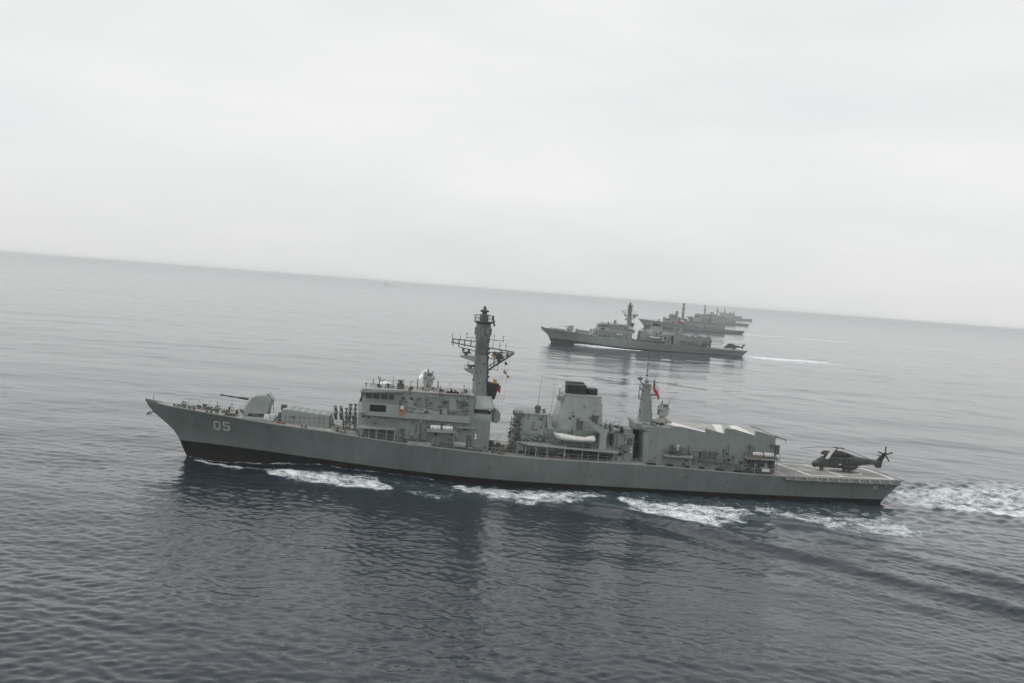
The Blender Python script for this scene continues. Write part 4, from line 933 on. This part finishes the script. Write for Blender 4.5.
# life raft canisters
def make_raft():
    b = B(); b.smooth = True
    b.loft([[(x, r * math.cos(2 * PI * i / 14), r * math.sin(2 * PI * i / 14)) for i in range(14)] for x, r in ((-.85, .1), (-.82, .32), (-.72, .38), (-.04, .38), (-.03, .40), (.03, .40), (.04, .38), (.72, .38), (.82, .32), (.85, .1))])
    root = b.build('life_raft_canister', 'white')
    for x in (-.45, .45):
        b = B(); b.loft([[(x + d, .395 * math.cos(2 * PI * i / 14), .395 * math.sin(2 * PI * i / 14)) for i in range(14)] for d in (-.04, .04)]); b.build('strap', 'roof', root)
    return root
spots = [(48.9, 'white life raft canister on the side shelf below the bridge, the one nearer the bow'), (50.95, 'white life raft canister on the side shelf below the bridge, the one nearer the mast'),
         (105.0, 'white life raft canister on the balcony at the hangar corner, further from the helicopter'), (107.0, 'white life raft canister on the balcony at the hangar corner, nearer the helicopter')]
raft = make_raft()
for i, (S, lab) in enumerate(spots):
    o = raft if i == 0 else copy_tree(raft)
    z = 8.9 if S < 60 else 7.55
    if S < 60: z = 8.75
    o.location = ship_pt(O1, YAW1, S, 6.85 if S < 60 else 7.65, z); o.rotation_euler = (0, 0, YAW1); tag(o, lab, 'life raft', 'life raft canisters on the nearest frigate')
for S, lab in ((48.9, 'tiny pale life raft canister below the bridge of the second frigate, towards its bow'), (50.95, 'tiny pale life raft canister below the bridge of the second frigate, towards its mast')):
    o = copy_tree(raft); o.location = ship_pt(O2, YAW2, S, 6.85, 8.75); o.rotation_euler = (0, 0, YAW2); tag(o, lab, 'life raft', 'life raft canisters on the second frigate')

# flags
def flag(name, cols, wd, ht, droop=.0, amp=.12, nx=10, ny=6, colour=None):
    """hoist at x=0, fly along +x; thin cloth with a front and a back"""
    b = B(); b.smooth = True; P = {}
    for side_, off in ((0, 0.0), (1, .02)):
        for i in range(nx + 1):
            for j in range(ny + 1):
                u, v = i / nx, j / ny
                x = wd * u * (1 - .75 * droop); z = -ht * v - droop * u * wd * .85; y = amp * math.sin(u * 9 + v * 2) * (0.3 + u) + off
                P[(side_, i, j)] = (x, y, z)
    def quad(s_, i, j): return [P[(s_, i, j)], P[(s_, i + 1, j)], P[(s_, i + 1, j + 1)], P[(s_, i, j + 1)]]
    for s_ in (0, 1):
        for i in range(nx):
            for j in range(ny):
                b.mi = colour((i + .5) / nx, (j + .5) / ny); b.add(quad(s_, i, j), [(0, 1, 2, 3)])
    return b.build(name, cols)
chile = lambda u, v: 2 if v > .5 else (1 if u < .34 else 0)
fl = flag('national_flag', ['offwhite', 'blue', 'red'], 2.7, 1.9, .75, .16, 12, 8, chile)
star = B(); pts = []
for i in range(10):
    a = PI / 2 + i * PI / 5; r = .28 if i % 2 == 0 else .11; pts.append((.22 + r * math.cos(a) * .3, .14, -.62 + r * math.sin(a)))
star.add([(.22, .14, -.62)] + pts, [(0, 1 + i, 1 + (i + 1) % 10) for i in range(10)]); star.build('flag_star', 'white', fl)
fl.location = ship_pt(O1, YAW1, 87.3, .5, 18.9); fl.rotation_euler = (0, 0, YAW1)
tag(fl, 'white, blue and red flag hanging limp from the after mast of the nearest frigate', 'flag')
f2 = flag('national_flag', ['offwhite', 'blue', 'red'], 3.9, 2.8, .05, .25, 12, 8, chile)
star = B(); star.add([(.65, .3, -.75)] + [(0.65 + (.4 if i % 2 == 0 else .16) * math.cos(PI / 2 + i * PI / 5), .3, -.75 + (.4 if i % 2 == 0 else .16) * math.sin(PI / 2 + i * PI / 5)) for i in range(10)], [(0, 1 + i, 1 + (i + 1) % 10) for i in range(10)]); star.build('flag_star', 'white', f2)
f2.location = ship_pt(O2, YAW2, 88.0, .5, 21.0); f2.rotation_euler = (0, R(3), YAW2)
tag(f2, 'large white, blue and red flag streaming from the after mast of the second frigate', 'flag')
one = lambda u, v: 0
for (S, t, z, wd, ht, c, dr, lab) in ((58.6, .9, 17.15, .9, 1.0, ['yellow'], .35, 'orange yellow signal flag hanging just above the dark screen on the tall mast'),
                                   (59.5, 1.0, 16.2, .8, 1.3, ['red'], .5, 'small red signal flag hanging just right of the dark screen on the tall mast'),
                                   (60.3, 1.0, 18.9, .9, .7, ['offwhite'], .5, 'dark and white chequered signal flag under the outer end of the yard'),
                                   (60.9, 1.2, 17.9, .6, .6, ['red', 'offwhite'], .3, 'small red and white signal flag on the outer halyard below the yard'),
                                   (58.2, .9, 21.3, .8, .5, ['yellow'], .4, 'dull yellow signal flag bunched against the underside of the after yard'),
                                   (60.4, .8, 20.2, .6, .5, ['black'], .3, 'small black signal flag in the angle of the yard brace')):
    cf = (lambda u, v: 1 if v > .5 else 0) if len(c) > 1 else one
    if 'chequered' in lab: c = ['offwhite', 'black']; cf = lambda u, v: int(u * 3) + int(v * 3) & 1
    o = flag('signal_flag', c, wd, ht, dr, .1, 6, 6, cf); o.location = ship_pt(O1, YAW1, S, t, z); o.rotation_euler = (0, 0, YAW1); tag(o, lab, 'flag', 'signal flags hoisted at the mast of the nearest frigate')

# distant ships
w3 = warship('warship', 136, 15, 10.0, 4.2,
             [(31, 42, 7.5, 13, 5.8), (38, 50, 7, 17.5, 5), (50, 62, 6.5, 14, 5.5), (62, 84, 5.5, 12, 6), (84, 97, 4.5, 11.5, 6.5)],
             [(48.5, 16, 23, 1.2), (56.5, 14, 33.5, 1.9), (92, 11, 19, 1.0)], [(70, 79, 11, 17.5, 3)], (26, 8.0), (97, 110, 4.2, 13.5, 6.5))
w3.location = (158.5, 1270, 0); w3.rotation_euler = (0, 0, 0.005)
tag(w3, 'long grey warship with its dark bow showing left of the second frigate, behind it', 'warship', 'warships steaming in line abreast')
w4 = warship('warship', 122, 14, 9.5, 4.0,
             [(16, 32, 7, 15.5, 5.5), (32, 60, 6, 16.5, 6), (60, 75, 5, 13, 6)], [(35, 15, 33, 1.8), (59, 14, 30, 1.3)], [(44, 53, 14, 20, 3)], (10, 8), (75, 95, 4, 10.5, 6.2))
w4.location = (330, 1914, 0); w4.rotation_euler = (0, 0, 0.01)
tag(w4, 'hazy grey warship with two masts, third beyond the nearest frigate, stern clear to the right', 'warship', 'warships steaming in line abreast')
w5 = warship('warship', 130, 15, 9.5, 5.5,
             [(38, 60, 6, 17, 6.3), (60, 80, 6, 15, 6)], [(52, 16, 31, 1.7), (78, 13, 24, 2.2)], [(64, 72, 14, 19, 3)], (28, 8), (80, 100, 5.5, 11, 6.5))
w5.location = (524, 2735, 0); w5.rotation_euler = (0, 0, 0.01)
tag(w5, 'faintest grey warship of the group, farthest back with its stern nearest the horizon', 'warship', 'warships steaming in line abreast')
w6 = warship('patrol_vessel', 46, 8, 4, 2.5, [(14, 30, 2.5, 9, 3)], [(24, 9, 16, .8)], [(28, 34, 6, 9, 1.5)])
w6.scale = (2, 2, 2); w6.location = (-1215, 9000, 0); w6.rotation_euler = (0, 0, .4)
tag(w6, 'tiny faint vessel on the horizon left of the tall mast', 'patrol boat')

# ------------------------------------------------------------------ sea
def ship_field(X, Y, O, yaw):
    c, s = math.cos(yaw), math.sin(yaw); dx, dy = X - O.x, Y - O.y
    return dx * c + dy * s, dx * s - dy * c        # S, t
def seg_dist(S, t, p, q, rp, rq):
    ax, ay = p; bx, by = q; vx, vy = bx - ax, by - ay; L2 = vx * vx + vy * vy + 1e-9
    k = np.clip(((S - ax) * vx + (t - ay) * vy) / L2, 0, 1)
    d = np.hypot(S - ax - k * vx, t - ay - k * vy) / (rp + (rq - rp) * k)
    return d
def smooth(x): x = np.clip(x, 0, 1); return x * x * (3 - 2 * x)
def hnoise(X, Y, sc, seed):
    rs = np.random.RandomState(seed); out = np.zeros_like(X)
    for i in range(9):
        a = rs.rand() * 6.283; k = 2 * PI / (sc * (.6 + 1.2 * rs.rand())); out += np.sin(k * (X * math.cos(a) + Y * math.sin(a)) + rs.rand() * 6.28)
    return out / 4.0

# foam: (ship, start, end, radius at start, radius at end, strength), in metres in the ship's own frame
FOAM1 = [((22.5, 8.2), (28, 10.5), 1.3, 3.0, 1.25), ((28, 10.8), (36, 13.0), 3.0, 3.6, 1.35), ((35, 12.5), (40.5, 15.5), 3.6, 1.8, 1.15), ((29, 8.6), (38, 9.6), 1.2, 2.0, 1.0),
         ((45.5, 18.2), (50, 20.6), 1.2, 2.0, .75), ((46, 12.0), (49, 11.0), 1.0, 1.2, .75), ((49.5, 20.5), (50.5, 18.5), 1.4, 1.2, .7),
         ((54, 12.3), (60, 15.5), 1.8, 4.2, 1.1), ((60, 16), (67, 17.0), 4.2, 5.0, 1.17), ((66, 15.5), (75.5, 12.2), 4.2, 2.2, 1.08), ((57, 19.5), (63, 21.5), 1.4, 2.2, .85),
         ((81, 16), (85, 21.5), 2.0, 5.0, 1.1), ((85, 21.5), (90, 23.5), 5.0, 6.4, 1.17), ((90, 23), (97, 20), 5.6, 3.2, 1.1), ((83, 15), (92, 14.5), 1.6, 1.6, .7), ((94, 16), (99, 14), 1.6, 1.2, .6),
         ((103, 18), (110, 24), 1.6, 3.8, .95), ((110, 24), (120, 27), 4.0, 4.8, 1.05), ((118, 24), (123, 21), 3.6, 2.4, .95), ((108, 14), (114, 17), 1.0, 2.0, .5),
         ((94.5, 36), (96.5, 38), 1.5, 2.5, .6), ((88, 34.5), (89.5, 36), .7, 1.0, .6), ((69, 22), (71, 24), .7, .9, .6), ((76, 19), (80, 21), 1.0, 1.4, .5), ((150, 26), (153, 24), 2, 2, .5),
         ((131.5, 0), (140, 0.5), 4.5, 7, 1.1), ((138, -1), (152, -4), 5.5, 8, 1.08), ((150, -4), (172, -8), 7.5, 10, 1.08), ((134, 4), (152, 8), 1.8, 3.8, 1.18), ((150, 7.5), (176, 9.5), 3.8, 4.5, 1.15), ((170, -9), (230, -12), 13, 14, .95), ((134, -5), (160, -17), 2.5, 4, .75), ((160, -17), (200, -22), 4, 5, .65), ((228, -12), (330, -14), 12, 12, .6)]
FOAM1 += [((42, 11), (60, 13), 3.0, 5.0, .62), ((60, 14), (100, 17), 6.5, 8, .62), ((100, 19), (128, 23), 7, 8, .66), ((86, 28), (112, 33), 4, 5, .5), ((128, 18), (165, 22), 4, 5, .5)]
for i in range(26):     # thin broken line where the water meets the side
    S0 = 8.0 + i * 4.6
    FOAM1.append(((S0, hull_t(max(S0, 8), 0.3) + .35 + (1.0 if i < 5 else .5) * math.sin(i * 1.3) ** 2), (S0 + 4.6, hull_t(S0 + 4.6, 0.3) + .35 + (1.0 if i < 4 else .5) * math.sin((i + 1) * 1.3) ** 2), .45, .4, .95 if i < 9 else .6))
FOAM1 += [((9.3, 1.9), (13, 4.3), .5, .6, 1.2), ((13, 4.3), (17, 6.0), .6, .7, 1.25), ((17, 6.0), (23, 6.8), .6, .4, 1.05)]
FOAM2 = [((26, 8), (38, 14), 3, 6, 1.3), ((38, 13), (50, 18), 7, 6.0, 1.4), ((44, 12), (62, 19), 6, 6, 1.3), ((62, 14), (78, 22), 3, 4, .75), ((84, 20), (100, 24), 4, 5, .8), ((110, 20), (122, 24), 3, 4, .75), ((6, 2), (20, 6), 1, 1, 1.0), ((132, 0), (160, -2), 7, 13, 1.5), ((150, -2), (186, -6), 13, 12, 1.4), ((150, 16), (200, 14), 4, 5, 1.1), ((134, 6), (150, 9), 2, 3, 1.0), ((180, -4), (260, -10), 8, 8, .5),
         ((176, -52), (205, -60), 5, 4, .8)]
for i in range(24):
    FOAM2.append(((8 + i * 5, hull_t(8 + i * 5, .3) + .6), (13 + i * 5, hull_t(min(13 + i * 5, 129), .3) + .6), .9, .9, .85))
FOAM3 = [((134, 0), (160, 0), 5, 8, 1.3), ((158, 0), (260, 4), 8, 10, 1.3), ((255, 4), (420, 22), 10, 14, .95), ((20, 8), (45, 16), 3, 5, .9), ((60, 14), (110, 18), 3, 4, .8)]
FOAM4 = [((120, 0), (200, 0), 5, 12, 1.1), ((200, 0), (420, 0), 12, 14, .85), ((20, 8), (100, 14), 4, 4, .9)]
FOAM5 = [((130, 0), (220, 0), 6, 14, 1.0)]
def hull_wave(S): return pchip(S, [2, 8, 13, 19, 27, 35, 43, 52, 60, 72, 84, 95, 110, 128, 140], [0, .45, .1, .25, 1.05, .75, .4, -.15, -.5, -.3, -.1, -.2, -.3, -.1, 0])
# crests of the bow's diverging waves (near side), measured in the ship's frame
CREST = [([(52, 20), (66, 23), (80, 27), (90, 37), (104, 53), (120, 71), (150, 105)], .42, 4.2),
         ([(74, 34), (84, 43), (96, 57), (112, 76)], .12, 3.0), ([(100, 22), (110, 40), (124, 58), (150, 88)], .26, 4.2),
         ([(66, 19.5), (80, 21.5), (92, 28)], .25, 1.8), ([(98, 27), (108, 33), (118, 38)], .25, 1.8), ([(92, 24), (104, 25.5), (112, 29)], .22, 1.5)]

nA, half_a = 1150, R(37)
ang = np.concatenate([np.linspace(-half_a, half_a, nA), np.linspace(half_a, 2 * PI - half_a, 70)[1:-1]])
rr = [38.0]
while rr[-1] < 25000:
    r = rr[-1]; rr.append(r + max(.26, min(.5 * r * r / (CAM_H * F_PX), .0055 * r if r < 3000 else .03 * r)))
rr = np.array(rr); step = np.gradient(rr)
AA, RR = np.meshgrid(ang, rr); ST = np.repeat(step[:, None], len(ang), 1); ST = np.maximum(ST, RR * (2 * half_a / nA))
farfac = np.clip((RR - 150) / 900, 0, 1) ** .6
X = RR * np.sin(AA); Y = RR * np.cos(AA)
front = np.abs(((AA + PI) % (2 * PI)) - PI) <= half_a + 1e-6
Zs = np.zeros_like(X)
rs = np.random.RandomState(11)
patch = 1.0 + .35 * hnoise(X, Y, 70, 3)
patch = np.clip(patch, .35, 1.8)
WIND = R(78)       # direction the ripples run
for i in range(150):
    lam = 0.55 * (6.5 / 0.55) ** (rs.rand() ** 1.1); a = WIND + rs.randn() * R(42); k = 2 * PI / lam
    slope = .0135 if lam < 1.8 else (.0085 if lam < 3.2 else .0045)
    att = np.clip(lam / (2.4 * ST) - 1, 0, 1)
    if att.max() == 0: continue
    ph = k * (X * math.cos(a) + Y * math.sin(a)) + rs.rand() * 6.283
    Zs += att * patch * (slope / k) * 1.35 * np.sin(ph)
for i in range(14):
    lam = 24 + 60 * rs.rand(); a = R(96) + rs.randn() * R(22); k = 2 * PI / lam
    Zs += (np.clip(lam / (2.4 * ST) - 1, 0, 1)) * (.0045 / k) * np.sin(k * (X * math.cos(a) + Y * math.sin(a)) + rs.rand() * 6.283)
for i in range(34):
    lam = 7 * (34 / 7) ** rs.rand(); a = R(88) + rs.randn() * R(44); k = 2 * PI / lam
    Zs += (np.clip(lam / (2.4 * ST) - 1, 0, 1)) * (.0052 / k) * np.clip(1 + .5 * hnoise(X, Y, 160, 40 + i % 4), .1, 2) * np.sin(k * (X * math.cos(a) + Y * math.sin(a)) + rs.rand() * 6.283)
foam = np.zeros_like(X)
for (O, yaw, FM) in ((O1, YAW1, FOAM1), (O2, YAW2, FOAM2), (Vector((158.5, 1270, 0)), .005, FOAM3), (Vector((330, 1914, 0)), .01, FOAM4), (Vector((524, 2735, 0)), .01, FOAM5)):
    S, t = ship_field(X, Y, O, yaw)
    reg = (S > -60) & (S < 460) & (np.abs(t) < 120)
    Sr, tr = S[reg], t[reg]; fo = np.zeros_like(Sr)
    jx = hnoise(Sr, tr, 5, 8) * .7; jy = hnoise(Sr, tr, 4, 9) * .6
    for p, q, rp, rq, st in FM:
        kk = 1.25 if rp > 1 else 1.0; d = seg_dist(Sr + jx * min(1, rp / 2), tr + jy * min(1, rp / 2), p, q, rp * kk, rq * kk); fo = np.maximum(fo, (min(st, 1.1 if O is O1 else 1.5) if st > 1.2 else st * .90) * smooth(1.55 - d))
    foam[reg] = np.maximum(foam[reg], fo)
    if O in (O1, O2):
        hw = pchip(Sr, [0, 8, 20, 40, 60, 100, 129, 140], [0, .3, 2.2, 5.6, 7.2, 7.2, 5.6, 4]); dist = np.maximum(np.abs(tr) - hw, 0)
        env = ((Sr > -2) & (Sr < 142)); near = np.exp(-dist / 4.5)
        zz = Zs[reg]; calm = 1 - .45 * np.exp(-dist / 7.0) * env * (Sr < 60)
        zz = zz * calm + hull_wave(Sr) * near * env
        for pl, amp, wd in CREST:
            if O is O2: amp = amp * .6
            best = np.full_like(Sr, 1e9); sgn = np.ones_like(Sr); wob = hnoise(Sr, tr, 30, 5) * .8; along = np.zeros_like(Sr); at_len = 0.0
            tot = sum(math.hypot(q[0] - p[0], q[1] - p[1]) for p, q in zip(pl[:-1], pl[1:]))
            ta = tr if O is O1 else np.abs(tr)
            for p, q in zip(pl[:-1], pl[1:]):
                vx, vy = q[0] - p[0], q[1] - p[1]; L_ = math.hypot(vx, vy); k = np.clip(((Sr - p[0]) * vx + (ta - p[1]) * vy) / L_ ** 2, 0, 1)
                dd = np.hypot(Sr - p[0] - k * vx, ta - p[1] - k * vy); cl = dd < best
                best = np.where(cl, dd, best); sgn = np.where(cl, np.sign((Sr - p[0]) * vy - (ta - p[1]) * vx), sgn); along = np.where(cl, (at_len + k * L_) / tot, along); at_len += L_
            dd = best * sgn + wob
            zz = zz + 1.6 * amp * (.95 + .3 * hnoise(Sr, tr, 26, 31)) * np.exp(-(dd / wd) ** 2) * np.cos(dd / wd * 1.9) * smooth(along * 5) * smooth((1 - along) * 4)
        # rougher water inside the wake
        tb = smooth(1.6 - np.abs(tr) / 16) * smooth((Sr - 40) / 60) * .16 + np.clip(fo, 0, 1) * .10
        zz = zz + tb * hnoise(Sr, tr, 3.2, 21) * np.clip(2.5 - ST[reg] * 1.2, 0, 1)
        Zs[reg] = zz
Zs = np.where(front, Zs, 0)
nr, na = X.shape
co = np.stack([X, Y, Zs], -1).reshape(-1, 3)
co = np.vstack([co, [[0, 0, 0]]])
i0 = (np.arange(nr - 1)[:, None] * na + np.arange(na)[None, :]); i1 = (np.arange(nr - 1)[:, None] * na + (np.arange(na)[None, :] + 1) % na)
quads = np.stack([i0, i0 + na, i1 + na, i1], -1).reshape(-1, 4)
tris = np.stack([np.full(na, nr * na), np.arange(na), (np.arange(na) + 1) % na], -1)
me = bpy.data.meshes.new('sea'); nq, ntr = len(quads), len(tris)
me.vertices.add(len(co)); me.vertices.foreach_set('co', co.astype(np.float32).ravel())
me.loops.add(nq * 4 + ntr * 3); me.loops.foreach_set('vertex_index', np.concatenate([quads[:, ::-1].ravel(), tris[:, ::-1].ravel()]).astype(np.int32))
me.polygons.add(nq + ntr)
me.polygons.foreach_set('loop_start', np.concatenate([np.arange(nq) * 4, nq * 4 + np.arange(ntr) * 3]).astype(np.int32))
me.polygons.foreach_set('use_smooth', np.ones(nq + ntr, bool))
me.update(calc_edges=True)
ar_ = me.attributes.new('chop', 'FLOAT', 'POINT'); ar_.data.foreach_set('value', np.append(farfac.ravel(), 0).astype(np.float32))
at_ = me.attributes.new('foam', 'FLOAT', 'POINT'); at_.data.foreach_set('value', np.append(foam.ravel(), 0).astype(np.float32))
# faces must look up
if me.polygons[0].normal.z < 0: me.flip_normals()
sea = bpy.data.objects.new('sea', me); COL.objects.link(sea); tag(sea, kind='structure')

m = bpy.data.materials.new('sea_water'); m.use_nodes = True; n = m.node_tree; L = n.links.new; b_ = n.nodes['Principled BSDF']
b_.inputs['IOR'].default_value = 1.333; b_.inputs['Roughness'].default_value = 0.10
tcn = n.nodes.new('ShaderNodeTexCoord')
def noise(scale, detail, dist=0.0, stretch=(1, 1, 1), rot=0.0, rough=.55):
    mpn = n.nodes.new('ShaderNodeMapping'); mpn.inputs['Scale'].default_value = stretch; mpn.inputs['Rotation'].default_value = (0, 0, rot); L(tcn.outputs['Object'], mpn.inputs[0])
    t = n.nodes.new('ShaderNodeTexNoise'); t.inputs['Scale'].default_value = scale; t.inputs['Detail'].default_value = detail; t.inputs['Distortion'].default_value = dist; t.inputs['Roughness'].default_value = rough; L(mpn.outputs[0], t.inputs['Vector']); return t.outputs['Fac']
def math_(op, a, b=None, v=None):
    x = n.nodes.new('ShaderNodeMath'); x.operation = op; L(a, x.inputs[0])
    if b is not None: L(b, x.inputs[1])
    if v is not None: x.inputs[1].default_value = v
    return x.outputs[0]
n1 = noise(1.5, 4, .4, (.65, 1, 1), R(-10), .58); n2 = noise(.22, 3, .2, (.5, 1, 1), R(8)); n3 = noise(.07, 4, .4, (.45, 1, 1), R(5)); nbig = noise(.011, 5, .5, (.4, 1.3, 1), .08)
hsum = math_('ADD', math_('MULTIPLY', n1, v=.050), math_('ADD', math_('MULTIPLY', n2, v=.06), math_('MULTIPLY', n3, v=.30)))
bp = n.nodes.new('ShaderNodeBump'); bp.inputs['Strength'].default_value = 1.0; bp.inputs['Distance'].default_value = 1.0
big = n.nodes.new('ShaderNodeMapRange'); big.inputs['From Min'].default_value = .35; big.inputs['From Max'].default_value = .65; big.inputs['To Min'].default_value = .45; big.inputs['To Max'].default_value = 1.4; L(nbig, big.inputs['Value'])
L(math_('MULTIPLY', hsum, big.outputs[0]), bp.inputs['Height']); L(bp.outputs[0], b_.inputs['Normal'])
b_.inputs['Base Color'].default_value = (0.009, 0.018, 0.027, 1)
ac = n.nodes.new('ShaderNodeAttribute'); ac.attribute_name = 'chop'
ro = n.nodes.new('ShaderNodeMapRange'); ro.inputs['To Min'].default_value = .05; ro.inputs['To Max'].default_value = .06; L(ac.outputs['Fac'], ro.inputs['Value']); L(ro.outputs[0], b_.inputs['Roughness'])
bsx = n.nodes.new('ShaderNodeMapRange'); bsx.inputs['To Min'].default_value = 1.0; bsx.inputs['To Max'].default_value = .85; L(ac.outputs['Fac'], bsx.inputs['Value']); L(bsx.outputs[0], bp.inputs['Strength'])
at = n.nodes.new('ShaderNodeAttribute'); at.attribute_name = 'foam'
fn1 = noise(.42, 10, 1.0, (.8, .9, 1), R(6), .72); fn2 = noise(2.2, 8, 1.2, (1, .6, 1), 0, .8)
fsum = math_('ADD', math_('MULTIPLY', fn1, v=.6), math_('MULTIPLY', fn2, v=.4))
fsum = math_('ADD', math_('MULTIPLY', math_('SUBTRACT', fsum, v=.5), v=2.6), v=.5)
thr = math_('SUBTRACT', fsum, math_('SUBTRACT', math_('MULTIPLY', at.outputs['Fac'], v=-.66), v=-1.08))
# whitecap mask = noise - (0.86 - 0.42*foam)
mr = n.nodes.new('ShaderNodeMapRange'); mr.inputs['From Min'].default_value = -.08; mr.inputs['From Max'].default_value = .30
L(thr, mr.inputs['Value'])
fm = math_('MULTIPLY', mr.outputs[0], math_('GREATER_THAN', at.outputs['Fac'], v=.02))
fb = n.nodes.new('ShaderNodeBsdfDiffuse'); fb.inputs['Color'].default_value = (.80, .83, .84, 1); L(bp.outputs[0], fb.inputs['Normal'])
# churned pale water under the foam
ch = n.nodes.new('ShaderNodeMix'); ch.data_type = 'RGBA'; ch.inputs[6].default_value = (0.009, 0.018, 0.027, 1); ch.inputs[7].default_value = (0.055, 0.10, 0.115, 1)
L(math_('MULTIPLY', at.outputs['Fac'], v=.5), ch.inputs[0]); L(ch.outputs[2], b_.inputs['Base Color'])
ms = n.nodes.new('ShaderNodeMixShader'); L(fm, ms.inputs[0]); L(b_.outputs[0], ms.inputs[1]); L(fb.outputs[0], ms.inputs[2]); L(ms.outputs[0], n.nodes['Material Output'].inputs['Surface'])
me.materials.append(m)

# ------------------------------------------------------------------ haze
HZ = B(); HZ.box(-27000, 27000, -27000, 27000, -4.0, 37.0); hz = HZ.build('haze', [], None); hz['kind'] = 'stuff'; hz['label'] = 'thin sea haze over the water'; hz['category'] = 'haze'
m = bpy.data.materials.new('haze_air'); m.use_nodes = True; n = m.node_tree; n.nodes.clear(); o_ = n.nodes.new('ShaderNodeOutputMaterial'); v = n.nodes.new('ShaderNodeVolumePrincipled')
v.inputs['Density'].default_value = 0.00019; v.inputs['Color'].default_value = (.985, .992, 1.0, 1); v.inputs['Anisotropy'].default_value = 0.2
n.links.new(v.outputs[0], o_.inputs['Volume']); hz.data.materials.append(m)
